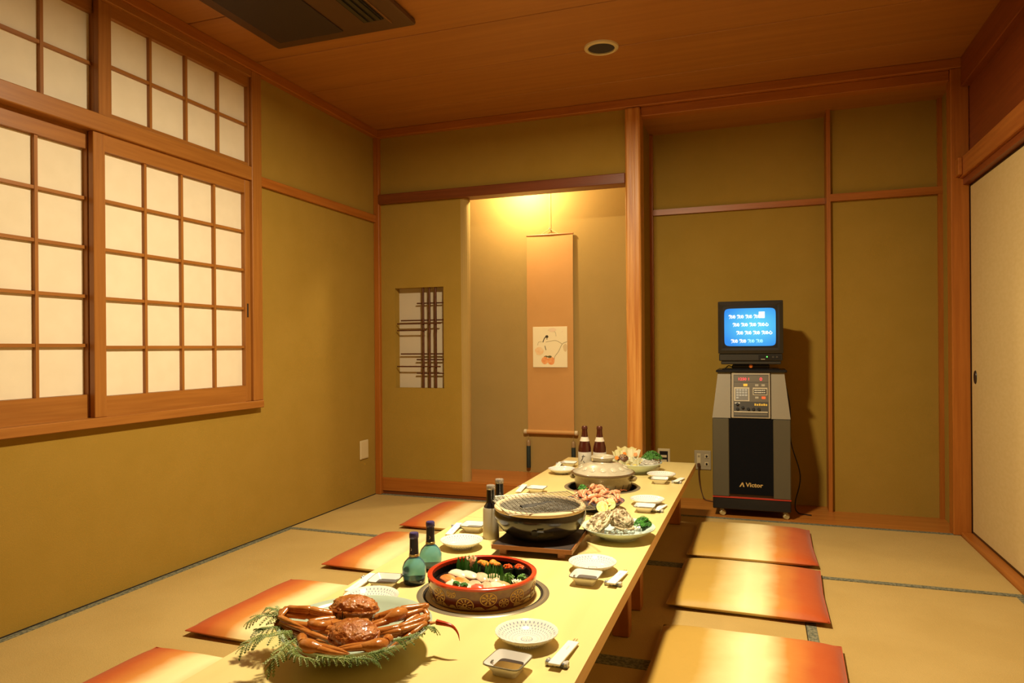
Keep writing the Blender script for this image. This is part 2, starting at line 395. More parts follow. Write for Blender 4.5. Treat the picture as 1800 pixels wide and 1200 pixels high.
t = thing('air_conditioner', 'dark brown ceiling cassette air conditioner near the paper window', 'air conditioner', (0, 0, 0))
m_ac = mat('ac_panel', (.085, .038, .014), .45)
m_ac2 = mat('ac_intake', (.03, .014, .007), .6)
obj('panel', bx(-2.215, -1.462, 1.60, 2.872, 2.462, ZC, .012, 2), m_ac, t, True)
g = obj('intake_grille', bx(-2.15, -1.80, 1.72, 2.80, 2.456, 2.463, .002), m_ac2, t)
v = obj('air_outlet', bx(-1.665, -1.565, 1.80, 2.755, 2.456, 2.463), m_dkgap, t)
for k in range(3): obj('louvre', bx(-1.655 + k * .032, -1.637 + k * .032, 1.81, 2.745, 2.450, 2.4565), mat('ac_louvre', (.03, .025, .012), .4), v)
obj('rim_strip', bx(-1.553, -1.547, 1.80, 2.80, 2.457, 2.463), mat('ac_strip', (.20, .09, .03), .4), t)

t = thing('ceiling_speaker', 'round ceiling speaker with pale ring and dark mesh', 'speaker', (-.737, 3.455, ZC))
obj('ring', lt([(.066, -.001), (.066, -.010), (.072, -.013), (.084, -.008), (.086, 0)], 40), m_cream, t, True)
obj('mesh_cover', lt([(0, -.004), (.066, -.004), (.066, -.001), (0, -.001)], 32), mat('speaker_mesh', (.035, .03, .035), .6, bump=.4, bscale=500), t)

# switch and outlets
t = thing('switch_plate', 'blank cream wall plate on the left wall near the corner', 'wall plate', (XL, 4.092, .327))
obj('plate', bx(0, .008, -.05, .05, -.062, .062, .003), m_cream, t); obj('cover', bx(.008, .010, -.043, .043, -.055, .055, .001), m_cream, t)
m_steel = mat('outlet_metal', (.36, .29, .17), .45)
t = thing('tv_outlet', 'small outlet plate half hidden behind the vegetable platter', 'outlet', (-.612, YB, .262))
obj('plate', bx(-.041, .041, -.007, 0, -.058, .058, .003), m_cream, t)
obj('socket_panel', bx(-.027, .027, -.009, -.0069, -.042, .042), m_black, t)
for zz in (-.022, .008): obj('socket', bx(-.02, .02, -.011, -.0089, zz - .008, zz + .008, .001), m_cream, t)
t = thing('power_outlet', 'metal wall outlet plate with a plugged cord left of the karaoke machine', 'outlet', (-.362, YB, .255))
obj('plate', bx(-.053, .053, -.006, 0, -.063, .063, .003), m_steel, t)
sk = obj('socket_strip', bx(-.036, -.012, -.009, -.0059, -.038, .042, .001), m_cream, t)
for dx in (-.029, -.021): obj('slot', bx(dx, dx + .003, -.0098, -.0088, .018, .030), m_black, sk)
for zz in (.026, -.024):
    j = obj('jack', bx(.013, .037, -.009, -.0059, zz - .012, zz + .012, .001), m_cream, t)
    jo = obj('jack_hole', lt([(0, -.001), (.007, -.001), (.007, .002), (0, .002)], 12), m_black, j); jo.location = (.025, -.0095, zz); jo.rotation_euler = (PI / 2, 0, 0)
# niche: paper, bamboo
t = thing('lattice_window', 'small papered opening with crossed dark bamboo bars left of the scroll', 'lattice window', (-2.172, YF, nz0))
obj('paper_sheet', bx(-.182, .182, .062, .066, 0, .678), mat('niche_paper', (.56, .47, .33), .85), t)
m_bam = mat('dark_bamboo', (.075, .022, .008), .35, (.11, .035, .012), scale=40)
for X in (-2.15, -2.103, -2.057):
    pts, rad = [], []
    n = 30
    for k in range(n + 1):
        z = .678 * k / n; pts.append((X + 2.172, .018, z))
        rad.append(.0082 + (.0016 if k in (7, 17, 25) else 0))
    obj('bamboo_upright', tube(BM(), pts, rad, 10), m_bam, t, True)
for x0, x1, z, yy in ((-2.203, -1.99, 1.303, .032), (-2.325, -1.99, 1.188, .032), (-2.339, -2.014, 1.165, .004), (-2.339, -2.12, 1.12, .004), (-2.327, -1.99, .96, .032), (-2.207, -1.99, .921, .032), (-2.341, -2.017, .875, .004), (-2.207, -1.99, .829, .032)):
    obj('bamboo_crossbar', tube(BM(), [(x0 + 2.172, yy, z - nz0), ((x0 + x1) / 2 + 2.172, yy, z - nz0), (x1 + 2.172, yy, z - nz0)], .0048, 8), m_bam, t, True)

# hanging scroll
m_scr = mat('scroll_silk', (.52, .265, .072), .7, (.56, .29, .085), scale=3, stretch=(1, 1, 1), bump=.05, bscale=400)
t = thing('hanging_scroll', 'tall tan hanging scroll with a persimmon painting in the alcove', 'scroll', (-1.388, YB, .40))
b = BM()
n = 40
for k in range(n):  # gently waving cloth sheet
    for i in range(2): pass
def sheet(bm, x0, x1, z0, z1, yfun, th=.0015, nx=6, nz=30):
    G = {}
    for s_ in (0, 1):
        for i in range(nx + 1):
            for k in range(nz + 1):
                x = x0 + (x1 - x0) * i / nx; z = z0 + (z1 - z0) * k / nz
                G[s_, i, k] = bm.verts.new((x, yfun(x, z) + (th if s_ else 0), z))
    for s_ in (0, 1):
        for i in range(nx):
            for k in range(nz): bm.faces.new((G[s_, i, k], G[s_, i + 1, k], G[s_, i + 1, k + 1], G[s_, i, k + 1]))
    for k in range(nz):
        for i in (0, nx): bm.faces.new((G[0, i, k], G[0, i, k + 1], G[1, i, k + 1], G[1, i, k]))
    for i in range(nx):
        for k in (0, nz): bm.faces.new((G[0, i, k], G[0, i + 1, k], G[1, i + 1, k], G[1, i, k]))
    return bm
yf = lambda x, z: -.014 - .004 * math.sin(z * 2.2) - .003 * abs(x) * 6
b.free(); b = sheet(BM(), -.168, .168, .012, 1.383, yf)
obj('silk_mount', b, m_scr, t, True)
obj('top_rod', tube(BM(), [(-.170, -.014, 1.386), (.170, -.014, 1.386)], .007, 10), wood('scroll_rod', (.30, .12, .03), (.36, .15, .04), 'x'), t, True)
rl = obj('roller', tube(BM(), [(-.172, -.022, .004), (.172, -.022, .004)], .015, 16), m_scr, t, True)
for s_ in (-1, 1): obj('roller_knob', tube(BM(), [(s_ * .172, -.022, .004), (s_ * .176, -.022, .004), (s_ * .192, -.022, .004), (s_ * .196, -.022, .004)], [.012, .017, .017, .013], 16), mat('knob_ivory', (.62, .50, .30), .35), rl, True)
obj('cord', tube(tube(BM(), [(-.06, -.014, 1.392), (0, -.012, 1.428), (.06, -.014, 1.392)], .0018, 6), [(0, -.012, 1.428), (0, -.008, 2.04 - .0)], .0012, 6), mat('scroll_cord', (.55, .40, .18), .7), t)
obj('hook', tube(BM(), [(0, 0, 1.432), (0, -.014, 1.432), (0, -.016, 1.424)], .003, 6), m_steel, t)
for s_ in (-1, 1):
    w = obj('tassel', lt([(0, -.25), (.014, -.25), (.0155, -.24), (.0150, -.10), (.0135, -.095), (0, -.095)], 14, c=(s_ * .163, -.022, .0)), mat('tassel_green', (.014, .025, .02), .6, bump=.4, bscale=200), t, True)
    obj('tassel_cap', lt([(0, -.095), (.0145, -.095), (.0145, -.065), (.010, -.055), (.002, -.05), (.0012, -.02), (0, -.012)], 14, c=(s_ * .163, -.022, .0)), mat('tassel_cap', (.30, .19, .08), .4), w, True)
# the painted card (flat ink drawing, built as thin layers)
cd = obj('painted_card', bx(-.125, .125, -.024, -.0215, .458, .742, .001), mat('card_paper', (.86, .74, .46), .8), t)
yc = -.0243
def stroke(pts, r, m): return obj('ink_stroke', tube(BM(), smoothpath([(x, yc, z) for x, z in pts], 4), r, 5, flat=.12, up=(0, 1, 0)), m, cd)
def patch(name, c, rx, rz, m, seed=1, amp=.25):
    b_ = BM(); vs_ = []
    for k in range(24):
        a = 2 * PI * k / 24; d = 1 + amp * noise.noise(Vector((math.cos(a) * 1.3 + seed, math.sin(a) * 1.3, seed)))
        vs_.append(b_.verts.new((c[0] + rx * d * math.cos(a), yc - .0002 * (seed % 3), c[1] + rz * d * math.sin(a))))
    b_.faces.new(vs_)
    return obj(name, b_, m, cd)
# card pixel frame: x 245..975 of 1200 -> -.125...125 ; y 168..1025 -> .742...458
def cp(x, y): return (-.125 + (x - 245) / 730 * .25, .742 - (y - 168) / 857 * .284)
ink = mat('ink_black', (.05, .04, .02), .9); ink2 = mat('ink_grey', (.38, .31, .17), .9)
wash1 = mat('wash_orange', (.85, .52, .24), .9, (.86, .64, .36), scale=40); per = mat('persimmon_orange', (.80, .27, .08), .9, (.84, .42, .15), scale=60)
wash2 = mat('wash_tan', (.68, .52, .28), .9); washp = mat('wash_pink', (.82, .63, .42), .9); inkg = mat('calyx_green', (.13, .12, .04), .9)
patch('wash', cp(380, 680), .030, .028, wash1, 2); patch('wash', cp(930, 610), .015, .026, wash2, 4); patch('wash', cp(660, 235), .028, .013, washp, 5)
patch('persimmon', cp(500, 880), .025, .026, per, 1, .12); patch('persimmon', cp(635, 885), .026, .028, per, 3, .12)
patch('calyx', cp(525, 800), .014, .007, inkg, 6); patch('calyx', cp(600, 800), .016, .008, inkg, 7); patch('bird_head', cp(545, 375), .011, .010, ink, 8)
stroke([cp(460, 495), cp(490, 420), cp(520, 380)], .0032, ink); stroke([cp(500, 570), cp(525, 660)], .0026, ink); stroke([cp(548, 395), cp(545, 440)], .0022, ink)
stroke([cp(970, 485), cp(870, 535), cp(790, 690), cp(715, 790), cp(700, 850)], .0022, ink2); stroke([cp(870, 535), cp(740, 462), cp(600, 475), cp(520, 490)], .0018, ink2)
stroke([cp(440, 485), cp(370, 490), cp(345, 560)], .0014, ink2); stroke([cp(570, 240), cp(660, 250), cp(725, 290), cp(740, 370)], .0014, ink2); stroke([cp(885, 215), cp(890, 260), cp(850, 290)], .0012, washp)

# ================================================================== KARAOKE MACHINE
KX, KY = -.057, 4.30
t = thing('karaoke_machine', 'tall grey karaoke machine on casters in the recess', 'karaoke machine', (KX, KY, 0))
m_kar = mat('karaoke_grey', (.085, .072, .042), .5, bump=.05, bscale=500); m_kar2 = mat('karaoke_upper_grey', (.25, .212, .142), .45, bump=.05, bscale=500)
KD = .36
# lower cabinet: two cheeks beside the grille
b = BM()
for s_ in (-1, 1):
    x0, x1 = (.121, .2145) if s_ > 0 else (-.2145, -.121)
    box(b, x0, x1, 0, KD, .118, .575, .004)
box(b, -.121, .121, .018, KD, .118, .575)
obj('cabinet', b, m_kar, t)
for s_ in (-1, 1):
    b = BM()
    q = [(s_ * .112, .578), (s_ * .2145, .578), (s_ * .184, .842), (s_ * .112, .842)]
    A = [b.verts.new((x, 0.0 + (.06 if z > .7 else 0), z)) for x, z in q]; B = [b.verts.new((x, KD, z)) for x, z in q]
    b.faces.new(A); b.faces.new(B[::-1])
    for k in range(4): b.faces.new((A[k], B[k], B[(k + 1) % 4], A[(k + 1) % 4]))
    obj('shoulder_cheek', b, m_kar2, t)
obj('grille', bx(-.121, .121, .002, .018, .135, .575, .002), m_blacksoft, t)
obj('plinth', bx(-.2145, .2145, .002, KD, .045, .112, .004), m_black, t)
obj('red_stripe', bx(-.2155, .2155, -.001, KD + .001, .112, .118), mat('red_line', (.45, .04, .02), .4), t)
obj('top_plate', bx(-.195, .20, .04, KD, .842, .858, .005), m_black, t)
m_gold = mat('logo_gold', (.55, .38, .14), .35, metal=.3)
lg = text('logo_lettering', 'Victor', .034, m_gold, t, (.016, .0, .192), sx=1.08, shear=.05, off=.0009)
b = BM(); prism(b, [(-.066, .180), (-.058, .180), (-.049, .196), (-.045, .180), (-.037, .180), (-.045, .205), (-.051, .205)], -.0006, .001)
obj('logo_emblem', b, m_gold, t)
# casters
m_cast = mat('caster_yellow', (.42, .34, .14), .4)
for x in (-.165, .185):
    for y in (.03, .32):
        c = obj('caster_fork', bx(x - .012, x + .012, y - .012, y + .02, .030, .046, .003), m_steel, t)
        wv = obj('caster_wheel', lt([(0, -.008), (.014, -.010), (.018, -.006), (.018, .006), (.014, .010), (0, .008)], 20), m_cast, c, True)
        wv.location = (x + .004, y, .0185); wv.rotation_euler = (PI / 2, 0, .5)
# sloping control panel: local frame u (x), v (up along slope)
pz0, pz1 = .580, .840
py = lambda z: .001 + .052 * (z - pz0) / (pz1 - pz0)
ang = math.atan2(.052, pz1 - pz0)
pe = obj('control_panel', bx(-.107, .107, 0, .05, 0, .265, .002), mat('panel_silver', (.36, .30, .20), .35), t)
pe.location = (0, py(pz0) - .004, pz0); pe.rotation_euler = (-ang, 0, 0)
# panel pixel frame: zoom (250..955, 130..965) of the 10x crop
def pp(x, y): return (-.107 + (x - 250) / 705 * .214, .265 - (y - 130) / 835 * .265)
def pbox(name, x0, y0, x1, y1, m, d0=-.003, d1=.001, par=None, bev=0.0):
    a, c = pp(x0, y1), pp(x1, y0)
    return obj(name, bx(a[0], c[0], d0, d1, a[1], c[1], bev), m, par or pe)
m_pd = mat('panel_dark', (.055, .048, .036), .4); m_pg = mat('panel_grey', (.13, .11, .075), .4); m_silver = mat('trim_silver', (.60, .52, .36), .3, metal=.2)
pbox('deck', 290, 165, 925, 945, m_pd, -.0012); pbox('display_window', 300, 180, 920, 300, m_pg, -.002); pbox('button_field', 300, 310, 920, 665, m_pg, -.0018)
m_red = mat('led_red', (1.0, .05, .07), .4, emit=1.6)
def ptxt(name, s_, x, y, size, m, sx=1.0): a = pp(x, y); return text(name, s_, size, m, pe, (a[0], -.0035, a[1]), sx=sx)
ptxt('red_digits', '1250 1', 480, 250, .022, m_red, 1.1); ptxt('red_digits', '0', 790, 250, .026, m_red, 1.2)
m_btn = mat('button_grey', (.40, .36, .27), .4)
pbox('button', 470, 335, 545, 380, mat('button_yellow', (.85, .52, .06), .4, emit=.25), -.004, bev=.0008)
for x, y in ((715, 360), (830, 360), (715, 588)): pbox('button', x - 32, y - 20, x + 32, y + 20, m_btn, -.004, bev=.0008)
pbox('button', 800, 565, 872, 612, mat('button_red', (.85, .14, .04), .4, emit=.25), -.004, bev=.0008)
kp = pbox('keypad_frame', 300, 400, 580, 655, m_silver, -.0028); pbox('keypad_field', 322, 424, 560, 640, mat('keypad_grey', (.20, .19, .17), .4), -.0034, par=pe)
m_key = mat('key_grey', (.42, .43, .42), .4)
for i in range(4):
    for j in range(4):
        if j == 3 and i > 0: continue
        x, y = 345 + i * 52, 432 + j * 48
        pbox('key', x - 4, y, x + 40, y + 38, m_key, -.0055, par=pe, bev=.0006)
pbox('card_frame', 642, 405, 905, 540, m_silver, -.0028); pbox('card_field', 655, 428, 893, 528, m_pd, -.0034)
m_lit = mat('lit_lettering', (.75, .72, .6), .5)
for y in (455, 495):
    for k in range(6): pbox('print_mark', 672 + k * 34, y - 9, 672 + k * 34 + 27 - 3 * (k % 2), y + 9 - 3 * (k > 3), m_lit, -.0037)
m_yel = mat('lettering_yellow', (.75, .50, .06), .5)
for k in range(6): pbox('yellow_mark', 670 + k * 40, 695 + 8 * (k % 2), 700 + k * 40, 735, m_yel, -.002)
pbox('slider_scale', 312, 682, 408, 700, m_lit, -.002)
for x, y in ((362, 715), (365, 800), (560, 800), (652, 800), (750, 800), (460, 775)):
    a = pp(x, y)
    k = obj('knob', lt([(0, .012), (.007, .012), (.008, .010), (.009, 0), (.011, 0)], 16), m_black, pe, True); k.location = (a[0], 0, a[1]); k.rotation_euler = (PI / 2, 0, 0)
pbox('silver_bar', 300, 842, 908, 862, m_silver, -.003); pbox('tape_slot', 300, 880, 900, 912, m_pg, -.002)
obj('side_cable', tube(BM(), smoothpath([(.19, .30, .80), (.222, .28, .62), (.225, .26, .42), (.275, .24, .22), (.245, .22, .06), (.26, .20, .006), (.33, .16, .005)]), .004, 6), m_black, t, True)

cordo = Vector((-.386 - KX, YB - .02 - KY, .225))
pl = obj('plug', bx(-.009, .009, -.012, .010, -.012, .012, .003), mat('plug_brown', (.09, .035, .015), .4), t); pl.location = cordo
obj('power_cord', tube(BM(), smoothpath([(0, -.008, -.010), (0, -.012, -.06), (.01, -.012, -.14), (.035, -.02, -.212), (.08, -.06, -.219), (.17, -.10, -.2195)]), .0035, 6), mat('cord_brown', (.10, .05, .02), .5), t, True).location = cordo

# television
t = thing('television', 'small black tube television showing blue karaoke lyrics', 'television', (KX, KY + .03, .858))
m_tv = mat('tv_shell', (.028, .025, .019), .42)
sb = obj('swivel_base', bx(-.105, .105, .05, .22, .004, .03, .006), m_black, t)
obj('orange_knob', lt([(0, .012), (.008, .010), (.012, .004), (.012, -.002), (0, -.002)], 16), mat('knob_orange', (.80, .22, .03), .5), sb, True).matrix_local = Matrix.Translation((.002, .045, .02)) @ Matrix.Rotation(PI / 2, 4, 'X')
obj('base_foot', bx(-.16, .16, .03, .26, 0, .006, .002), m_black, t)
b = BM()   # housing: picture frame front + tapering back
W, z0, z1 = .180, .040, .402
box(b, -W, W, 0, .10, z0 + .055, z1, .006)
box(b, -W + .004, W - .004, .004, .10, z0 + .012, z0 + .055, .005)
box(b, -W + .015, W - .012, .012, .10, z0 - .008, z0 + .012, .004)
hous = obj('housing', b, m_tv, t)
b = BM(); A = [b.verts.new((x, .10, z)) for x, z in ((-W + .01, z0 + .01), (W - .01, z0 + .01), (W - .01, z1 - .008), (-W + .01, z1 - .008))]
B = [b.verts.new((x, .33, z)) for x, z in ((-.10, z0 + .03), (.10, z0 + .03), (.10, z1 - .09), (-.10, z1 - .09))]
b.faces.new(A); b.faces.new(B)
for k in range(4): b.faces.new((A[k], A[(k + 1) % 4], B[(k + 1) % 4], B[k]))
obj('rear_shell', b, m_tv, t)
b = BM()   # bezel ring sloping in
def ringq(b, o_, i_, yo, yi):
    O = [b.verts.new((x, yo, z)) for x, z in o_]; I = [b.verts.new((x, yi, z)) for x, z in i_]
    for k in range(4): b.faces.new((O[k], O[(k + 1) % 4], I[(k + 1) % 4], I[k]))
rc = lambda x0, x1, a, c: [(x0, a), (x1, a), (x1, c), (x0, c)]
ringq(b, rc(-W + .001, W - .001, z0 + .056, z1 - .001), rc(-W + .014, W - .02, z0 + .075, z1 - .018), -.001, -.014)
ringq(b, rc(-W + .014, W - .02, z0 + .075, z1 - .018), rc(-.152, .148, z0 + .088, z1 - .032), -.014, -.0035)
obj('bezel', b, m_tv, t)
# screen: bulged rounded rectangle with a soft blue picture
m_scrn = bpy.data.materials.new('screen_blue'); m_scrn.use_nodes = True
nt = m_scrn.node_tree; pb = nt.nodes['Principled BSDF']; pb.inputs['Base Color'].default_value = (.01, .02, .05, 1); pb.inputs['Roughness'].default_value = .08
tc = nt.nodes.new('ShaderNodeTexCoord'); gr = nt.nodes.new('ShaderNodeTexGradient'); gr.gradient_type = 'SPHERICAL'
mp = nt.nodes.new('ShaderNodeMapping'); mp.inputs['Location'].default_value = (-.15, 0, -.05); mp.inputs['Scale'].default_value = (5, 1, 7)
rp = nt.nodes.new('ShaderNodeValToRGB'); rp.color_ramp.elements[0].color = (.03, .28, .88, 1); rp.color_ramp.elements[1].color = (.12, .68, .95, 1); rp.color_ramp.elements[1].position = .8
for a_, b_ in ((tc.outputs['Object'], mp.inputs['Vector']), (mp.outputs['Vector'], gr.inputs['Vector']), (gr.outputs['Fac'], rp.inputs['Fac']), (rp.outputs['Color'], pb.inputs['Emission Color'])): nt.links.new(a_, b_)
pb.inputs['Emission Strength'].default_value = 1.0
sw, sh, scz = .142, .110, z0 + .088 + .121
b = BM(); rows = []
NX, NZ = 20, 16
def rr(u, v):   # square -> superellipse
    k = (abs(u) ** 12 + abs(v) ** 12) ** (1 / 12) if (u or v) else 1
    m_ = max(abs(u), abs(v)); return (u * m_ / k, v * m_ / k) if k else (u, v)
for j in range(NZ + 1):
    row = []
    for i in range(NX + 1):
        u, v_ = rr(-1 + 2 * i / NX, -1 + 2 * j / NZ)
        row.append(b.verts.new((u * sw, -.0045 - .010 * (1 - u * u * .6 - v_ * v_ * .4), v_ * sh)))
    rows.append(row)
for j in range(NZ):
    for i in range(NX): b.faces.new((rows[j][i], rows[j][i + 1], rows[j + 1][i + 1], rows[j + 1][i]))
scr = obj('screen', b, m_scrn, t, True); scr.location = (-.002, 0, scz)
obj('screen_surround', bx(-.155, .152, -.004, .001, scz - .124, scz + .124), m_black, t)
m_ly = mat('lyric_white', (.92, .96, 1.0), .5, emit=.95); m_ly2 = mat('lyric_fading', (.30, .72, 1.0), .5, emit=.9)
for s_, x, z, m_ in (('飲め 飲め 飲め 飲め心', -.018, .060, m_ly), ('飲め 飲め 飲め 飲め心', .004, .013, m_ly), ('飲め 飲め 飲め 飲め心', .024, -.034, m_ly), ('飲め 飲め', -.062, -.082, m_ly), ('飲め 飲め', .030, -.082, m_ly2)):
    text('lyric_line', s_, .0235, m_, scr, (x, -.0168, z), depth=.0002, sx=.86, off=.0006)
obj('lyric_box', bx(.050, .082, -.0155, -.0148, .052, .088), m_ly, scr)
obj('control_strip', bx(.045, .168, .0015, .006, z0 + .020, z0 + .046, .001), m_black, t)
obj('power_light', bx(.088, .094, .0005, .003, z0 + .033, z0 + .039), mat('led_green', (.1, 1.0, .1), .4, emit=3.0), t)
obj('brand_bar', bx(.058, .080, .0005, .003, z0 + .020, z0 + .024), m_btn, t)
for x in (.125, .145): obj('tv_button', bx(x - .006, x + .006, 0, .003, z0 + .030, z0 + .040, .001), m_pd, t)
obj('aerial_cable', tube(BM(), smoothpath([(-.10, .10, .012), (-.125, .06, .022), (-.142, .05, .006), (-.15, .10, .003)]), .003, 6), m_black, t)

# ================================================================== FLOOR CUSHIONS
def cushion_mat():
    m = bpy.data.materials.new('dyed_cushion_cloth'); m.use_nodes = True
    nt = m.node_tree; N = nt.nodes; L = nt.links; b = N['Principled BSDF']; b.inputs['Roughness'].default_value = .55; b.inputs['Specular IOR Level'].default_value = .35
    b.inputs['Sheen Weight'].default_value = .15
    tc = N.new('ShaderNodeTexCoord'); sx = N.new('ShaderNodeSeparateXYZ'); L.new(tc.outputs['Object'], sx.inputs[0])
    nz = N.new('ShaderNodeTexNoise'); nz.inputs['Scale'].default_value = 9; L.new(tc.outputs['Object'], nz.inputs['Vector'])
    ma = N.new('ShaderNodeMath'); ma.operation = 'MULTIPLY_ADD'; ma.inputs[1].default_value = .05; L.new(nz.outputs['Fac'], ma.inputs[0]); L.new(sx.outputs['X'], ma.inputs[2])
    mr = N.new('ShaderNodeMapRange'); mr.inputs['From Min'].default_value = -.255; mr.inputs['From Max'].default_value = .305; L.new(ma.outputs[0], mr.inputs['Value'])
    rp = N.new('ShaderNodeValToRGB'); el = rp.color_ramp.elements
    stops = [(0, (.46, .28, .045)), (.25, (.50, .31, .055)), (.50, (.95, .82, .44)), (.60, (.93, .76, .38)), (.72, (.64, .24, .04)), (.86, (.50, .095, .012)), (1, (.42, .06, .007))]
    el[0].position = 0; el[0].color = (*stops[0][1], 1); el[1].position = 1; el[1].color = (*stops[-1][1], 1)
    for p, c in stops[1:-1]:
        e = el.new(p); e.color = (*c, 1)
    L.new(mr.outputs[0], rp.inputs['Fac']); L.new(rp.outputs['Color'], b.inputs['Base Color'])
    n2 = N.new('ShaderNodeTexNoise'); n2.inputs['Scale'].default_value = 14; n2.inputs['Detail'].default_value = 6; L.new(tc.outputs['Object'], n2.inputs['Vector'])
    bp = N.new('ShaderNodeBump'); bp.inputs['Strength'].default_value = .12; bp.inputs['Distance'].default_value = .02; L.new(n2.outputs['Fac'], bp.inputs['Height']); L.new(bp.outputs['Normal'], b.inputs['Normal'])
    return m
m_cush = cushion_mat()
def cushion_bm(hx, hy, seed):
    b = BM(); n = 24; G = {}
    for s_ in (0, 1):
        for i in range(n + 1):
            for j in range(n + 1):
                u, v_ = -1 + 2 * i / n, -1 + 2 * j / n
                u2, v2 = math.sin(u * PI / 2) * .5 + u * .5, math.sin(v_ * PI / 2) * .5 + v_ * .5
                edge = (1 - abs(u2) ** 5) * (1 - abs(v2) ** 5)
                h = .034 * max(edge, 0) ** .55
                pin = 1 - .025 * (1 - abs(u2 * v2)) * (abs(u2) ** 6 + abs(v2) ** 6)
                w = noise.noise(Vector((u2 * 2, v2 * 2, seed * 3.1))) * .006 * edge
                z = .019 + (h + w if s_ else -min(h, .018))
                if i in (0, n) or j in (0, n):
                    if s_ == 1: G[1, i, j] = G[0, i, j]; continue
                G[s_, i, j] = b.verts.new((u2 * hx * pin, v2 * hy * pin, z))
    for s_ in (0, 1):
        for i in range(n):
            for j in range(n): b.faces.new((G[s_, i, j], G[s_, i + 1, j], G[s_, i + 1, j + 1], G[s_, i, j + 1]))
    return b
CU = [(-.05, 3.715, .285, .315, 0, 0, 'farthest right-hand cushion, in front of the karaoke machine'), (-.055, 3.02, .285, .305, -.02, 0, 'middle right-hand cushion, second from the karaoke machine'),
      (-.05, 2.20, .285, .31, -.015, 0, 'nearest right-hand cushion, by the near end of the table'), (-1.61, 3.77, .29, .295, .02, PI, 'farthest left-hand cushion, in front of the alcove sill'),
      (-1.605, 3.02, .285, .29, 0, PI, 'left-hand cushion second from the alcove'), (-1.61, 2.215, .285, .285, -.02, PI, 'left-hand cushion beside the crab dish, third from the alcove'),
      (-1.60, 1.50, .285, .295, 0, PI, 'nearest left-hand cushion, cut off by the bottom edge')]
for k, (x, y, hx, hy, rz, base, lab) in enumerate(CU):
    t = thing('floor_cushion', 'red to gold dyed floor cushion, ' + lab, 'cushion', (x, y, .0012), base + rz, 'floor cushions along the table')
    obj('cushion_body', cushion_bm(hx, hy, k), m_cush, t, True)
    p = .975
    obj('seam_piping', tube(BM(), [(sx_ * hx * q, sy_ * hy * q2, .019) for sx_, sy_, q, q2 in ((-1, -1, 1, 1), (0, -1, 1, p), (1, -1, 1, 1), (1, 0, p, 1), (1, 1, 1, 1), (0, 1, 1, p), (-1, 1, 1, 1), (-1, 0, p, 1), (-1, -1, 1, 1))], .0022, 5), m_cush, t)

# ================================================================== TABLES
TZ = .33
TX0, TX1 = -1.107, -.355
def table(name, label, y0, y1, ring_y, legs, well):
    cx, cy, rx = (TX0 + TX1) / 2, (y0 + y1) / 2, -.720
    t = thing(name, label, 'table', (cx, cy, 0), 0, 'low dining tables in a row')
    b = BM(); hc = (rx - cx, ring_y - cy); rh = .166
    X0, X1, Y0, Y1 = TX0 - cx, TX1 - cx, y0 - cy + .0008, y1 - cy - .0008
    angs = [2 * PI * k / 64 for k in range(64)] + [math.atan2(Y - hc[1], X - hc[0]) % (2 * PI) for X in (X0, X1) for Y in (Y0, Y1)]
    angs = sorted(angs)
    def outer(a):
        dx, dy = math.cos(a), math.sin(a); ts = []
        if dx > 1e-9: ts.append((X1 - hc[0]) / dx)
        if dx < -1e-9: ts.append((X0 - hc[0]) / dx)
        if dy > 1e-9: ts.append((Y1 - hc[1]) / dy)
        if dy < -1e-9: ts.append((Y0 - hc[1]) / dy)
        q = min(ts); return hc[0] + dx * q, hc[1] + dy * q
    lay = []
    for z in (TZ, TZ - .036):
        lay.append(([b.verts.new((hc[0] + rh * math.cos(a), hc[1] + rh * math.sin(a), z)) for a in angs], [b.verts.new((*outer(a), z)) for a in angs]))
    n = len(angs)
    for k in range(n):
        k2 = (k + 1) % n
        b.faces.new((lay[0][0][k], lay[0][1][k], lay[0][1][k2], lay[0][0][k2])); b.faces.new((lay[1][0][k], lay[1][0][k2], lay[1][1][k2], lay[1][1][k]))
        b.faces.new((lay[0][1][k], lay[1][1][k], lay[1][1][k2], lay[0][1][k2])).material_index = 1
        b.faces.new((lay[0][0][k], lay[0][0][k2], lay[1][0][k2], lay[1][0][k])).material_index = 1
    obj('table_top', b, [m_table, m_tedge], t)
    rg = obj('burner_ring', lt([(.164, -.004), (.164, .0015), (.168, .003), (.176, .003), (.181, .0005), (.181, -.001)], 64, c=(hc[0], hc[1], TZ)), mat('ring_steel', (.30, .25, .17), .3, metal=.5), t, True)
    obj('ring_gap', lt([(.158, -.006), (.158, .0002), (.163, .0002), (.163, -.006)], 64, c=(hc[0], hc[1], TZ)), m_dkgap if not well else m_dkgap, rg)
    if well:
        obj('burner_well', lt([(0, -.034), (.15, -.034), (.16, -.03), (.1655, -.004), (.167, -.004), (.163, -.036), (0, -.038)], 48, c=(hc[0], hc[1], TZ)), mat('well_dark', (.035, .026, .02), .35, metal=.3), t, True)
    else:
        obj('burner_cover', lt([(0, .0), (.152, .0), (.157, -.001), (.1575, -.012), (0, -.012)], 64, c=(hc[0], hc[1], TZ)), m_table, t, True)
    for ly in legs:
        for lx in (TX0 + .078, TX1 - .078 - .058):
            obj('leg', bx(lx - cx, lx + .058 - cx, ly - cy, ly + .058 - cy, 0.0012, TZ - .036, .003), m_tleg, t)
    for lx in (TX0 + .09, TX1 - .115): obj('side_rail', bx(lx - cx, lx + .025 - cx, legs[0] + .058 - cy, legs[1] - cy, TZ - .075, TZ - .036), m_tleg, t)
    return t
table('low_table', 'low blond wooden table in front, holding crab and sushi', 1.0, 2.575, 1.787, (1.06, 2.405), False)
table('low_table', 'low blond wooden table at the back, ending near the wall', 2.575, 4.148, 3.318, (2.665, 4.02), True)

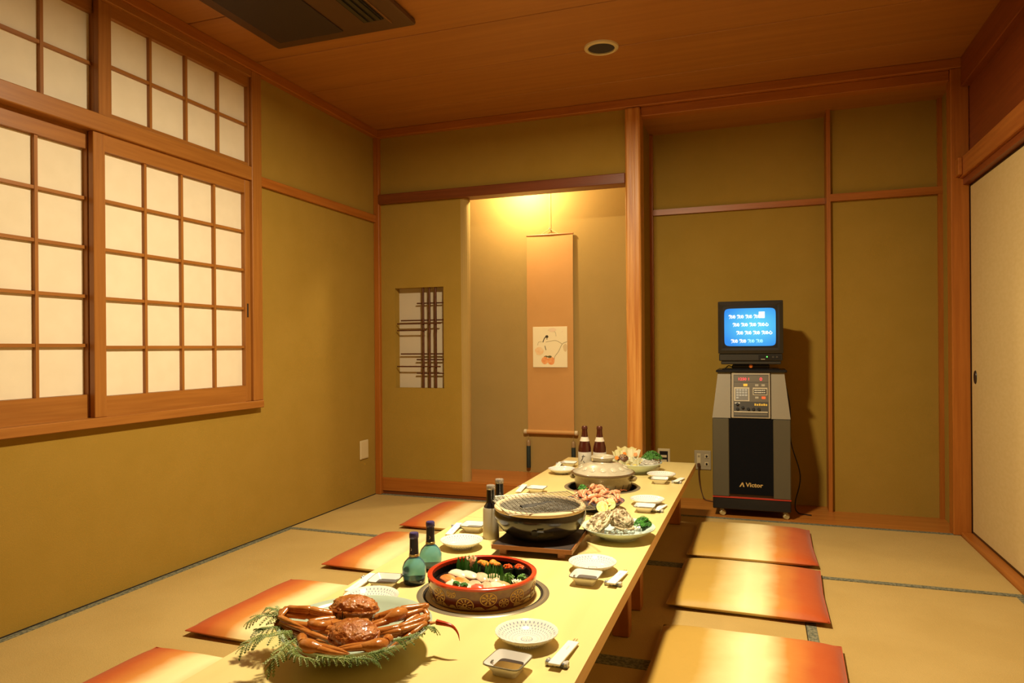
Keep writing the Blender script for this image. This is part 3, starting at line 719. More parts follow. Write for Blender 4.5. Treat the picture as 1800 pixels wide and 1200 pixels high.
# ================================================================== PLACE SETTINGS
def plate_mat():
    m = bpy.data.materials.new('blue_dotted_porcelain'); m.use_nodes = True
    nt = m.node_tree; N = nt.nodes; L = nt.links; b = N['Principled BSDF']; b.inputs['Roughness'].default_value = .12; b.inputs['Coat Weight'].default_value = .4
    tc = N.new('ShaderNodeTexCoord'); sx = N.new('ShaderNodeSeparateXYZ'); L.new(tc.outputs['Object'], sx.inputs[0])
    def mt(op, a, c=None, d=None):
        n = N.new('ShaderNodeMath'); n.operation = op
        for i, v_ in enumerate((a, c, d)):
            if v_ is None: continue
            if isinstance(v_, (int, float)): n.inputs[i].default_value = v_
            else: L.new(v_, n.inputs[i])
        return n.outputs[0]
    x, y, z = sx.outputs
    r = mt('SQRT', mt('ADD', mt('MULTIPLY', x, x), mt('MULTIPLY', y, y)))
    a = mt('ARCTAN2', y, x)
    rr_ = mt('MULTIPLY', r, 135.0)
    ph = mt('MULTIPLY', mt('FLOOR', rr_), PI)
    dots = mt('GREATER_THAN', mt('SINE', mt('MULTIPLY_ADD', a, 40.0, ph)), .70)
    fr = mt('FRACT', rr_)
    band = mt('MULTIPLY', mt('GREATER_THAN', fr, .2), mt('LESS_THAN', fr, .75))
    zone = mt('MULTIPLY', mt('GREATER_THAN', r, .022), mt('LESS_THAN', r, .067))
    dd = mt('MULTIPLY', mt('MULTIPLY', dots, band), zone)
    ring = mt('LESS_THAN', mt('ABSOLUTE', mt('SUBTRACT', r, .0125)), .0012)
    petal = mt('MULTIPLY', mt('LESS_THAN', r, .010), mt('GREATER_THAN', mt('SINE', mt('MULTIPLY', a, 8.0)), .3))
    fac = mt('MAXIMUM', dd, mt('MAXIMUM', ring, petal))
    mx = N.new('ShaderNodeMix'); mx.data_type = 'RGBA'; L.new(fac, mx.inputs[0])
    mx.inputs[6].default_value = (.80, .78, .72, 1); mx.inputs[7].default_value = (.22, .27, .36, 1)
    L.new(mx.outputs[2], b.inputs['Base Color'])
    return m
m_plate = plate_mat()
pl_prof = [(0, .004), (.028, .004), (.030, 0), (.034, 0), (.033, .005), (.052, .011), (.066, .021), (.0715, .027), (.071, .0283), (.0685, .0278), (.060, .0205), (.046, .0130), (.030, .0090), (0, .0080)]
def scal(a, r, z): return 1 + (.012 * abs(math.sin(a * 14)) if r > .055 else 0)
P0 = thing('small_plate', 'x', 'plate', (0, 0, 0), 0, 'blue-dotted small plates')
obj('plate_body', lt(pl_prof, 56, fn=scal), m_plate, P0, True)
def sq(a, r, z):
    c, s_ = abs(math.cos(a)), abs(math.sin(a)); k = 1 / (c ** 7 + s_ ** 7) ** (1 / 7)
    return k
m_soy = mat('soy_sauce', (.022, .009, .004), .06, coat=.3)
m_rimg = mat('rim_olive', (.20, .17, .09), .4, (.10, .09, .06), scale=120)
D0 = thing('sauce_dish', 'x', 'dish', (0, 0, 0), 0, 'square soy sauce dishes')
def dishlift(bm):
    for v in bm.verts:
        if v.co.z > .02: v.co.z += .07 * (abs(v.co.x) * abs(v.co.y)) * 40 * .05
    return bm
obj('dish_body', dishlift(lt([(0, .003), (.022, .003), (.023, 0), (.026, 0), (.0265, .006), (.028, .009), (.040, .0225), (.0415, .025), (.0405, .026), (.0385, .0245), (.027, .0125), (.022, .0088), (0, .0085)], 48, fn=sq)), m_white, D0, True)
obj('rim_line', dishlift(lt([(.0406, .0236), (.0423, .0238), (.0423, .0262), (.0406, .0264)], 48, fn=sq)), m_rimg, D0)
obj('soy_sauce', lt([(0, .0135), (.0272, .0135), (.0262, .0118), (0, .0100)], 40, fn=sq), m_soy, D0)
gs = BM()
for k, (dx, dz) in enumerate(((-.5, 1), (0, 1.2), (.5, 1), (.9, .7), (-.9, .6))):
    x0, y0 = -.026, -.015
    tube(gs, [(x0 - .007, y0, .0195), (x0 - .007 + dx * .002, y0 + .005 * dz, .0198), (x0 - .007 + dx * .004, y0 + .011 * dz, .0204)], .0006, 4)
obj('painted_grass', gs, mat('glaze_iron', (.12, .10, .06), .5), D0)
C0 = thing('chopsticks', 'x', 'chopsticks', (0, 0, 0), 0, 'paper-sleeved chopsticks')
sl = obj('paper_sleeve', bx(-.0130, .0130, -.072, .066, .0, .0045, .001), mat('sleeve_paper', (.86, .84, .78), .7), C0)
ps = BM()
for k in range(4): box(ps, -.0015, .0015, .012 + k * .006, .015 + k * .006, .0045, .0047)
obj('printed_mark', ps, mat('print_grey', (.50, .47, .40), .8), sl)
for s_ in (-1, 1): obj('chopstick', tube(BM(), [(s_ * .0035, -.06, .0023), (s_ * .003, .072, .0023), (s_ * .003, .086, .0023)], [.0021, .0017, .0012], 6), wood('chopstick_wood', (.55, .38, .16), (.6, .43, .2), 'y'), C0)
Rr = thing('chopstick_rest', 'x', 'chopstick rest', (0, 0, 0), 0, 'mottled blue chopstick rests')
rb = BM(); n = 14
rings = []
for i in range(n + 1):
    u = -1 + 2 * i / n; hh = .0085 + .006 * abs(u) ** 2.2; ww = .0085 + .0025 * abs(u) ** 2
    if i in (0, n): hh *= .75; ww *= .8
    rings.append([rb.verts.new((u * .024, ww * (math.copysign(abs(math.cos(a)) ** .5, math.cos(a))), hh / 2 + hh / 2 * math.copysign(abs(math.sin(a)) ** .5, math.sin(a)))) for a in [2 * PI * k / 12 for k in range(12)]])
for A, B in zip(rings, rings[1:]):
    for k in range(12): rb.faces.new((A[k], A[(k + 1) % 12], B[(k + 1) % 12], B[k]))
rb.faces.new(rings[0]); rb.faces.new(rings[-1])
obj('rest_body', rb, mat('mottled_blue_glaze', (.62, .60, .53), .2, (.13, .15, .20), scale=110, sharp=(.48, .56)), Rr, True)
first = {}
def setting(proto, key, loc, rz, label, rx=0.0):
    if key not in first:
        first[key] = 1; proto.location = loc; proto.rotation_euler = (rx, 0, rz); proto['label'] = label; return proto
    o = dup(proto, loc, rz, label); o.rotation_euler = (rx, 0, rz); return o
RP = [(-.505, 1.515, 'at the nearest right-hand place'), (-.480, 2.070, 'at the second right-hand place, beside the grill'), (-.456, 2.994, 'at the third right-hand place, past the oysters'), (-.478, 3.602, 'at the farthest right-hand place')]
for i, (x, y, w) in enumerate(RP):
    setting(P0, 'p', (x, y, TZ), i * .7, 'small white plate with blue dots ' + w)
    dy = (.148, .117, .122, .116)[i]
    setting(D0, 'd', (x + .008, y - dy, TZ), (-.10, -.03, 0, .05)[i], 'square white soy sauce dish ' + w)
    xc = (-.408, -.395, -.398, -.392)[i]; rz = (-.05, -.08, -.12, -.14)[i]
    yr = y - (.090, .115, .116, .09)[i]
    setting(Rr, 'r', (xc, yr, TZ), rz, 'mottled blue chopstick rest ' + w)
    setting(C0, 'c', (xc + .0495 * math.sin(-rz), yr + .0495 * math.cos(rz), TZ + .0065), rz, 'chopsticks in white paper sleeve ' + w, -.048)
LP = [(-.962, 1.606, 'at the left-hand place behind the crab'), (-.950, 2.168, 'at the left-hand place beside the grey bottles'), (-.955, 2.870, 'at the left-hand place behind the grill'), (-.998, 3.602, 'at the farthest left-hand place')]
for i, (x, y, w) in enumerate(LP):
    setting(P0, 'p', (x, y, TZ), 1 + i * .7, 'small white plate with blue dots ' + w)
    setting(D0, 'd', (x - (.036, .045, .022, .018)[i], y + (.138, .212, .225, .22)[i], TZ), PI + (.15, .05, 0, 0)[i], 'square white soy sauce dish ' + w)
    xc = (-1.062, -1.058, -1.06, -1.072)[i]; yr = y + (.174, .232, .305, .266)[i]
    setting(Rr, 'r', (xc - .008, yr, TZ), .1, 'mottled blue chopstick rest ' + w)
    rz = PI + (.02, .12, .1, .1)[i]
    setting(C0, 'c', (xc - .008 + .0495 * math.sin(-rz), yr + .0495 * math.cos(rz), TZ + .0065), rz, 'chopsticks in white paper sleeve ' + w, -.048)

# ================================================================== BOTTLES
m_blue = mat('blue_glass', (.16, .46, .62), .02, trans=.75, ior=1.34, coat=.5); m_bluedark = mat('blue_glass_foot', (.006, .02, .035), .05, coat=.5)
m_navy = mat('navy_foil', (.010, .009, .022), .3); m_goldf = mat('gold_foil', (.45, .34, .12), .3, metal=.6)
S0 = thing('sake_bottle', 'small round blue sake bottle in front, left of the sushi bucket', 'bottle', (-.938, 1.802, TZ), -.3, 'small blue sake bottles')
bd = obj('glass_body', lt([(.0325, .016), (.0345, .030), (.0335, .046), (.028, .060), (.019, .070), (.0135, .075), (.0125, .080), (0, .080)], 36), m_blue, S0, True)
obj('glass_foot', lt([(0, 0), (.029, 0), (.0315, .003), (.0325, .016), (0, .0155)], 36), m_bluedark, S0, True)
nk = obj('neck_sleeve', lt([(0, .079), (.0135, .079), (.0125, .10), (.0120, .128), (0, .128)], 24), m_navy, S0, True)
obj('neck_band', lt([(.0138, .0765), (.0143, .077), (.0142, .083), (.0136, .0835)], 24), m_goldf, nk, True)
mo = BM(); tube(mo, [(.0045 * math.sin(q) - .002, -.0127, .098 + .005 * math.cos(q)) for q in [PI * .05 + PI * .9 * k / 8 for k in range(9)]], [.0002, .0005, .0008, .0010, .0011, .0010, .0008, .0005, .0002], 5)
obj('crescent_mark', mo, m_silver, nk)
obj('cap', lt([(0, .1275), (.0128, .1275), (.0135, .130), (.0135, .140), (.0118, .1435), (0, .144)], 24), mat('violet_cap', (.05, .04, .16), .2, coat=.4), S0, True)
dup(S0, (-.950, 1.932, TZ), .2, 'small round blue sake bottle standing behind its twin')
G0 = thing('grey_bottle', 'black-necked bottle with grey body, nearer one beside the grill', 'bottle', (-.900, 2.312, TZ), 0, 'grey-bodied bottles by the grill')
obj('body', lt([(0, 0), (.0275, 0), (.029, .003), (.0285, .03), (.0275, .10), (.026, .108), (0, .108)], 32), mat('grey_frosted', (.54, .49, .38), .5, bump=.06, bscale=200), G0, True)
obj('shoulder', lt([(.0255, .106), (.024, .113), (.017, .122), (.0155, .128), (.0145, .172), (0, .172)], 28), mat('black_glass', (.008, .008, .010), .15, coat=.4), G0, True)
obj('cap', lt([(0, .171), (.0155, .171), (.016, .174), (.016, .183), (.0145, .186), (0, .1865)], 24), mat('silver_cap', (.45, .42, .38), .25, metal=.6), G0, True)
dup(G0, (-.911, 2.428, TZ), 0, 'black-necked bottle with grey body, farther one behind the grill')
B0 = thing('beer_bottle', 'brown beer bottle with white label, left one behind the clay pot', 'bottle', (-.872, 3.60, TZ), -.2, 'brown beer bottles')
obj('glass_body', lt([(0, 0), (.030, 0), (.0335, .004), (.034, .01), (.034, .135), (.032, .150), (.024, .180), (.0175, .200), (.0145, .225), (.0135, .240), (0, .240)], 36), mat('brown_glass', (.055, .010, .006), .06, coat=.6), B0, True)
lb = obj('label', lt([(.0343, .040), (.0347, .0405), (.0347, .122), (.0343, .1225)], 36), mat('label_white', (.44, .41, .34), .6, (.50, .46, .38), scale=60), B0, True)
bs = BM()
for a0, zz, ln, tl in ((-1.75, .075, .35, .02), (-1.55, .082, .2, .028), (-1.35, .078, .3, -.018), (-1.6, .100, .5, .003), (-1.45, .06, .5, .002)):
    tube(bs, [(.0352 * math.cos(a0 + ln * k / 4), .0352 * math.sin(a0 + ln * k / 4), zz + tl * k / 4) for k in range(5)], .0016, 5)
obj('label_print', bs, mat('label_ink', (.05, .04, .04), .7), lb)
obj('neck_label', lt([(.0250, .1775), (.0253, .178), (.0182, .1995), (.0178, .1995)], 32), mat('neck_label_white', (.66, .58, .46), .6), B0, True)
obj('crown_cap', lt([(0, .2565), (.012, .256), (.0145, .252), (.0155, .244), (.0155, .240), (0, .240)], 21, fn=lambda a, r, z: 1 + .04 * math.sin(a * 21)), mat('dark_cap', (.09, .025, .015), .35, metal=.3), B0, True)
dup(B0, (-.795, 3.61, TZ), .1, 'brown beer bottle with white label, right one behind the clay pot')

# ================================================================== CLAY POT
t = thing('clay_pot', 'lidded grey clay hot pot sitting in the burner of the back table', 'pot', (-.718, 3.330, TZ - .033))
m_clay = mat('pot_glaze', (.26, .20, .105), .25, (.36, .29, .16), scale=14, coat=.3); m_lid = mat('lid_glaze', (.42, .37, .26), .28, (.48, .43, .31), scale=30, coat=.3)
m_brn = mat('pot_rim_brown', (.10, .06, .028), .3, coat=.3)
bdy = obj('pot_body', lt([(0, 0), (.105, 0), (.118, .006), (.130, .03), (.136, .06), (.137, .085), (.143, .093), (.143, .098), (.134, .098), (.128, .08), (.118, .03), (0, .012)], 48), m_clay, t, True)
for s_ in (-1, 1): obj('ear', lathe(BM(), [(0, -.012), (.020, -.010), (.026, -.002), (.026, .004), (.018, .010), (0, .011)], 20, c=(s_ * .142, 0, .078), sx=.8, sy=1.3), m_clay, bdy, True)
for k in range(7):
    a = -PI * .5 + (k - 1.2) * .33
    obj('brush_mark', tube(BM(), [(.1345 * math.cos(a + q * .04), .1345 * math.sin(a + q * .04), .035 + q * .016) for q in range(3)], [.0012, .003, .001], 5), m_brn, bdy)
ld = obj('lid', lt([(.148, .098), (.150, .101), (.147, .105), (.128, .116), (.104, .132), (.080, .144), (.056, .150), (.05, .151), (.046, .156), (.048, .164), (.056, .170), (.058, .175), (.055, .179), (.045, .181), (.036, .178), (.03, .17), (0, .168)], 56), m_lid, t, True)
obj('lid_rim', lt([(.1455, .0965), (.152, .099), (.1525, .103), (.148, .1065), (.1445, .107)], 56), m_brn, ld, True)
for k in range(14):
    a = 2 * PI * k / 14
    o = obj('lid_dimple', lt([(0, .003), (.008, .0028), (.0125, .0015), (.014, 0), (.0155, 0.0)], 16), mat('dimple_cream', (.56, .50, .36), .25, coat=.3), ld, True)
    o.location = (.110 * math.cos(a), .110 * math.sin(a), .1282); o.rotation_euler = (0, math.radians(30), a)

# ================================================================== CHARCOAL GRILL
KG = Vector((-.713, 2.292, TZ))
t = thing('grill_stand', 'low dark wooden stand board under the charcoal grill', 'stand', (KG.x + .012, KG.y - .03, TZ), .05)
obj('board', bx(-.130, .130, -.130, .130, .022, .034, .003), wood('stand_dark', (.018, .009, .006), (.03, .014, .008), 'x', 40, rough=.65), t)
m_sw = wood('stand_brown', (.26, .09, .025), (.32, .12, .035), 'x', 40)
obj('front_lip', bx(-.131, .131, -.134, -.1301, .020, .0335), m_sw, t); obj('right_lip', bx(.1301, .134, -.134, .130, .020, .0335), m_sw, t)
for x in (-.108, .084): obj('foot', bx(x, x + .024, -.122, .122, 0, .022, .002), m_sw, t)
t = thing('charcoal_grill', 'round dark ceramic charcoal grill with wire mesh on top', 'grill', (KG.x, KG.y, TZ + .0345)); t.scale = (.965, .965, .95)
m_kon = mat('grill_glaze', (.016, .012, .010), .22, (.06, .047, .026), scale=5, stretch=(1, 1, 3), sharp=(.50, .62), coat=.5)
kb = obj('grill_bowl', lt([(0, 0), (.105, 0), (.112, .006), (.138, .025), (.158, .055), (.163, .075), (.160, .090), (.157, .094), (.150, .094), (.14, .07), (.10, .03), (0, .025)], 56), m_kon, t, True)
obj('clay_rim', lt([(.142, .088), (.1575, .092), (.1615, .097), (.161, .103), (.157, .107), (.145, .108), (.1425, .105), (.142, .088), (.1425, .087)], 56), mat('fired_clay', (.68, .50, .28), .7, (.72, .54, .31), scale=40), t, True)
obj('ash_lining', lt([(.1415, .100), (.1415, .085), (.12, .06), (0, .055), (0, .05), (.12, .055), (.1422, .085), (.1422, .100)], 48), mat('ash_grey', (.03, .025, .02), .9, (.08, .07, .055), scale=30), t, True)
a = math.radians(-79)
vo = obj('vent_hole', lt([(0, .004), (.012, .004), (.014, .002), (.0145, -.003)], 20), m_black, kb, True); vo.location = (.1505 * math.cos(a), .1505 * math.sin(a), .042); vo.rotation_euler = (math.radians(122), 0, a + PI / 2)
vh = obj('vent_slider', bx(-.003, .022, -.007, 0, -.004, .003, .002), m_black, kb); vh.location = (.158 * math.cos(a + .06), .158 * math.sin(a + .06) - .002, .049); vh.rotation_euler = (0, 0, a + PI / 2)
m_coal = mat('charcoal', (.022, .019, .016), .7, (.065, .058, .048), scale=60, bump=.6, bscale=90)
for k, (x, y, rz, ln) in enumerate(((-.04, -.055, .25, .06), (.05, -.06, -.3, .055), (0, -.01, .9, .07), (-.06, .03, 1.2, .055), (.06, .02, .4, .06), (0, .065, 0, .06), (-.005, -.075, .1, .035))):
    b = BM(); n = 8
    tube(b, [(-ln + 2 * ln * q / 4, .003 * math.sin(q * 2 + k), .0) for q in range(5)], [.019, .021, .020, .021, .018], 9)
    for v in b.verts: v.co += Vector((0, 1, 1)) * .0035 * noise.noise(v.co * 60 + Vector((k, 0, 0)))
    o = tag(obj('charcoal', b, m_coal, None, True), 'x', 'charcoal', 'charcoal pieces in the grill')
    o.location = (KG.x + x, KG.y + y, TZ + .0345 + .070 + .001 * k + (.016 if k == 2 else 0)); o.rotation_euler = (0, 0, rz)
    o['label'] = 'lump of black charcoal in the grill, ' + ('front left', 'front right', 'middle one, lying askew', 'left side', 'right side', 'at the back', 'shortest one at the front edge')[k]
# wire net: square, laid diagonally, slightly warped
b = BM(); hn = .152
def netz(u, v): return .1095 + .004 * math.sin(u * 14) * math.cos(v * 9)
nw = 19
for k in range(nw + 1):
    c_ = -hn + 2 * hn * k / nw
    for d_ in (0, 1):
        pts = [((c_, -hn + 2 * hn * q / 10) if d_ else (-hn + 2 * hn * q / 10, c_)) for q in range(11)]
        tube(b, [(x, y, netz(x, y) + (.0007 if d_ else -.0007)) for x, y in pts], .0007 if 0 < k < nw else .0018, 4, cap=False)
wn = obj('wire_mesh', b, mat('mesh_steel', (.34, .30, .22), .3, metal=.8), t); wn['kind'] = 'stuff'
wn.rotation_euler = (0, 0, math.radians(34)); wn.location = (-.004, .012, 0)

# ================================================================== SUSHI BUCKET
OC = Vector((-.722, 1.786, TZ + .0006))
t = thing('sushi_bucket', 'round lacquered sushi bucket with red rim and gold wheel pattern', 'bucket', tuple(OC)); t.scale = (1, 1, .80)
m_lac = mat('lacquer_brown', (.12, .022, .009), .16, (.22, .10, .025), scale=9, sharp=(.60, .68), coat=.6)
m_goldl = mat('lacquer_gold', (.42, .24, .06), .35, metal=.35); m_redl = mat('lacquer_red', (.55, .045, .012), .2, coat=.5); m_blkl = mat('lacquer_black', (.010, .008, .008), .12, coat=.5)
RB = lambda z: .1435 + .0045 * z / .07
bo = obj('outer_wall', lt([(0, .003), (.135, .003), (.137, 0), (.1425, 0), (.1425, .003), (.1437, .006), (.1482, .068), (.147, .0685), (.14, .0685), (.14, .006), (0, .006)], 72), m_lac, t, True)
obj('red_rim', lt([(.1355, .060), (.1355, .0725), (.1375, .0745), (.1465, .0745), (.1490, .0725), (.1490, .0660), (.1480, .0655), (.1480, .069), (.14, .069), (.14, .060)], 72), m_redl, t, True)
obj('black_lining', lt([(.1356, .062), (.1352, .038), (.133, .0365), (0, .0365), (0, .0085), (.137, .0085), (.1375, .062)], 64), m_blkl, t, True)
def cyl(u, v, off=.0007): a = u / .146; r = RB(v) + off; return (r * math.cos(a), r * math.sin(a), v)
def gwheel(a0, zc, rw, spokes, dark):
    b = BM(); u0 = a0 * .146
    def ringp(r0, r1, q0, q1, n):
        for k in range(n):
            qa, qb = q0 + (q1 - q0) * k / n, q0 + (q1 - q0) * (k + 1) / n
            P = [(u0 + r_ * math.cos(q), zc + r_ * math.sin(q)) for r_, q in ((r0, qa), (r1, qa), (r1, qb), (r0, qb))]
            if max(p[1] for p in P) > .062 or min(p[1] for p in P) < .004: continue
            b.faces.new([b.verts.new(cyl(*p)) for p in P])
    ringp(rw * .88, rw, 0, 2 * PI, 28); ringp(rw * .14, rw * .28, 0, 2 * PI, 14)
    for k in range(spokes):
        q = 2 * PI * k / spokes; ringp(rw * .34, rw * .80, q + .08, q + 2 * PI / spokes * (.62 if not dark else .5), 3)
    obj('gold_wheel', b, m_goldl, bo)
for k, (dg, zc, rw, sp) in enumerate(((-118, .036, .023, 8), (-86, .020, .024, 10), (-62, .040, .022, 8), (-30, .036, .023, 9), (2, .03, .024, 8), (40, .036, .022, 9), (80, .03, .024, 8), (120, .036, .022, 10), (160, .03, .024, 8), (-160, .034, .023, 9), (-139, .026, .017, 8), (-46, .024, .014, 7), (-101, .052, .014, 7))):
    gwheel(math.radians(dg), zc, rw, sp, k % 2)
for dg, ln in ((-72, .05), (-130, .04), (-15, .05), (25, .05), (100, .06), (-100, .035)):
    b = BM(); u0 = math.radians(dg) * .146
    pts = [(u0 - ln + 2 * ln * q / 12, .012 + .005 * math.sin(q * 1.3) + .002 * (q % 2)) for q in range(13)]
    for (ua, va), (ub, vb) in zip(pts, pts[1:]): b.faces.new([b.verts.new(cyl(*p, .0005)) for p in ((ua, .006), (ub, .006), (ub, vb), (ua, va))])
    obj('gold_mist', b, m_goldl, bo)

FZ = OC.z + .0294      # inside floor of the bucket
m_rice = mat('rice', (.78, .74, .62), .55, bump=.6, bscale=300)
TOP = {}
def tm(name, c1, c2, sc=70, st=(1, 1, 1), rough=.25): return mat(name, c1, rough, c2, scale=sc, stretch=st, coat=.25, sub=.0)
m_sal = tm('salmon', (.80, .19, .03), (.90, .40, .15), 110, (1, .15, 1)); m_wht = tm('white_fish', (.66, .46, .28), (.82, .68, .50), 60, (1, .2, 1)); m_ham = tm('pale_pink_fish', (.72, .42, .26), (.82, .62, .42), 60, (1, .2, 1))
m_squid = tm('cream_squid', (.84, .76, .54), (.86, .80, .60), 40); m_tuna = tm('tuna', (.55, .07, .04), (.66, .16, .09), 70, (1, .2, 1)); m_shr = tm('prawn_top', (.85, .38, .16), (.85, .62, .42), 50, (.15, 1, 1))
m_nori = mat('nori', (.008, .012, .007), .5, bump=.5, bscale=200); m_uni = mat('urchin', (.82, .30, .02), .45, (.75, .24, .015), scale=60, bump=.5, bscale=120); m_roe = mat('salmon_roe', (.80, .10, .015), .08, coat=.6)
def inside(p, rmax):
    d = Vector((p.x - OC.x, p.y - OC.y))
    if d.length > rmax: d *= rmax / d.length
    return Vector((OC.x + d.x, OC.y + d.y, p.z))
def nigiri(px, py, rz, m, lab, grp, ln=.028, tz=.034):
    p = inside(at(px, py, FZ + .026), .103); t = thing('nigiri_sushi', lab, 'sushi', (p.x, p.y, FZ), rz, grp)
    obj('rice', blob(BM(), (0, 0, .012), (.0130, ln * .95, .012), 3, .10, 4, px, .15), m_rice, t, True)
    b = BM(); rs = bmesh.ops.create_icosphere(b, subdivisions=3, radius=1)
    for v in rs['verts']:
        c = v.co; c = Vector((math.copysign(abs(c.x) ** .75, c.x), math.copysign(abs(c.y) ** .7, c.y), c.z)); x, y = c.x * .0155, c.y * ln * 1.12
        v.co = Vector((x, y, .0215 + c.z * .0045 - .32 * x * x / .0135 - .005 * (y / ln) ** 2 + .0012 * noise.noise(c * 3 + Vector((px, 0, 0)))))
    obj('topping', b, m, t, True)
    t.scale = (1.2, 1.12, 1.1)
    return t
def gunkan(px, py, rz, kind, lab):
    p = inside(at(px, py, FZ + .028), .108); t = thing('gunkan_sushi', lab, 'sushi', (p.x, p.y, FZ), rz, 'seaweed-wrapped sushi')
    obj('seaweed_wrap', lt([(0, .001), (.0125, 0), (.0130, .001), (.0132, .028), (.0124, .028), (.0122, .020), (0, .019)], 28, sx=1, sy=1.45), m_nori, t, True)
    t.scale = (1.2, 1.2, 1.1)
    if kind == 'uni':
        b = BM()
        for k in range(4): blob(b, (R.uniform(-.004, .004), -.012 + k * .008, .029), (.009, .0075, .006), 2, .2, 3, k)
        obj('urchin_topping', b, m_uni, t, True)
    else:
        b = BM(); 
        for k in range(26):
            a, rr2 = R.uniform(0, 2 * PI), math.sqrt(R.random())
            bmesh.ops.create_icosphere(b, subdivisions=2, radius=.0029, matrix=Matrix.Translation((.0095 * rr2 * math.cos(a), .0145 * rr2 * math.sin(a), .0275 + .007 * (1 - rr2) + R.uniform(-.001, .001))))
        o = obj('roe_topping', b, m_roe, t, True); o['kind'] = 'stuff'
NG = 'hand-pressed sushi in the bucket'
nigiri(789, 1012, .9, m_sal, 'orange salmon sushi at the left, nearer the bucket wall', NG); nigiri(812, 1017, .9, m_sal, 'orange salmon sushi right of the other salmon piece', NG)
nigiri(806, 1003, 1.15, m_squid, 'cream-topped sushi behind the salmon, left one', NG); nigiri(824, 1005, 1.15, m_squid, 'cream-topped sushi behind the salmon, right one', NG)
nigiri(848, 1009, .7, m_wht, 'white fish sushi in the middle of the bucket, left one', NG); nigiri(869, 1011, .6, m_wht, 'white fish sushi in the middle of the bucket, right one', NG)
nigiri(835, 1023, .5, m_ham, 'pale pink fish sushi in the front row, left one', NG); nigiri(856, 1026, .45, m_ham, 'pale pink fish sushi in the front row, middle one', NG); nigiri(877, 1028, .9, m_squid, 'pale yellow fish sushi at the right of the front row', NG)
nigiri(786, 1026, 1.2, m_squid, 'white squid sushi at the front left under chives', NG, .022); nigiri(838, 1036, 1.3, m_tuna, 'red tuna sushi at the front wall of the bucket', NG, .02); nigiri(898, 1031, 1.2, m_shr, 'orange prawn sushi at the front right wall of the bucket', NG, .02)
nigiri(808, 1031, 1.4, m_squid, 'white squid sushi under the second chive bundle', NG, .02)
gunkan(852, 992, .9, 'uni', 'seaweed roll topped with orange sea urchin, left one'); gunkan(870, 992, .8, 'uni', 'seaweed roll topped with orange sea urchin, right one')
gunkan(893, 998, .7, 'roe', 'seaweed roll topped with red salmon roe, left one'); gunkan(913, 998, .6, 'roe', 'seaweed roll topped with red salmon roe, right one')
m_leaf = mat('garnish_leaf', (.04, .26, .025), .35, (.08, .36, .05), scale=30); m_herb = mat('herb_green', (.12, .30, .04), .5, (.26, .46, .12), scale=60); m_pars = mat('parsley_green', (.025, .15, .012), .5, (.07, .27, .03), scale=60)
def saw_leaf(px, py, rz, w, h, lab):
    h += .010; w *= 1.15
    p = inside(at(px, py, FZ + .02), .092); t = thing('saw_edged_leaf', lab, 'leaf garnish', (p.x, p.y, FZ), rz, 'green leaf dividers in the sushi')
    b = BM(); n = 12; A = []; B = []; 
    for k in range(n + 1):
        x = -w / 2 + w * k / n; hh = h * (.55 + .45 * (k % 2)) * (1 - .35 * abs(k / n - .5)); y = .004 * math.sin(k * .9)
        A.append((x, y, 0)); B.append((x, y + .004, hh))
    for s_ in (0, .0009):
        va = [b.verts.new((x, y + s_, z)) for x, y, z in A]; vb = [b.verts.new((x, y + s_, z)) for x, y, z in B]
        for k in range(n): b.faces.new((va[k], va[k + 1], vb[k + 1], vb[k]))
    obj('leaf_sheet', b, m_leaf, t)
saw_leaf(815, 990, .25, .055, .042, 'tall green saw-edged leaf in front of the pickled ginger'); saw_leaf(857, 1002, -.1, .05, .034, 'green saw-edged leaf before the sea urchin rolls'); saw_leaf(884, 1005, -.2, .045, .032, 'green saw-edged leaf before the roe rolls')
saw_leaf(868, 1019, .1, .035, .034, 'green saw-edged leaf in the middle of the fish sushi'); saw_leaf(888, 1022, -.3, .035, .034, 'green saw-edged leaf at the right of the fish sushi')
def herb(name, lab, cat, loc, r, h, m, n=40, leaf=.008, seed=0, grp=None, flat=1.0):
    """bunch of curly leaf lobes on short stalks"""
    rn = random.Random(seed + 11); t = thing(name, lab, cat, loc, 0, grp); b = BM()
    for k in range(n):
        a, q = rn.uniform(0, 2 * PI), math.sqrt(rn.random())
        c = Vector((r * q * math.cos(a), r * q * math.sin(a), h * (1 - .55 * q * q) * rn.uniform(.75, 1.05)))
        nrm = Vector((c.x * 1.2 / r, c.y * 1.2 / r, 1.0)).normalized(); rot = nrm.to_track_quat('Z', 'Y').to_matrix() @ Matrix.Rotation(rn.uniform(0, 6), 3, 'Z')
        for j in range(5):
            a2 = 2 * PI * j / 5; l_ = leaf * rn.uniform(.7, 1.2)
            tri = [(0, 0, 0), (l_ * .6 * math.cos(a2 - .5), l_ * .6 * math.sin(a2 - .5), l_ * .25), (l_ * math.cos(a2), l_ * math.sin(a2), -l_ * .1), (l_ * .6 * math.cos(a2 + .5), l_ * .6 * math.sin(a2 + .5), l_ * .25)]
            b.faces.new([b.verts.new(c + rot @ Vector(p)) for p in tri])
    obj('leaves', b, m, t)
    b = BM()
    for k in range(7): 
        a = 2 * PI * k / 7; tube(b, [(0, 0, 0), (r * .4 * math.cos(a), r * .4 * math.sin(a), h * .5), (r * .6 * math.cos(a), r * .6 * math.sin(a), h * .8)], .0012, 4)
    obj('stalks', b, m, t)
    return t
def ph(px, py, z): p = at(px, py, z); return p
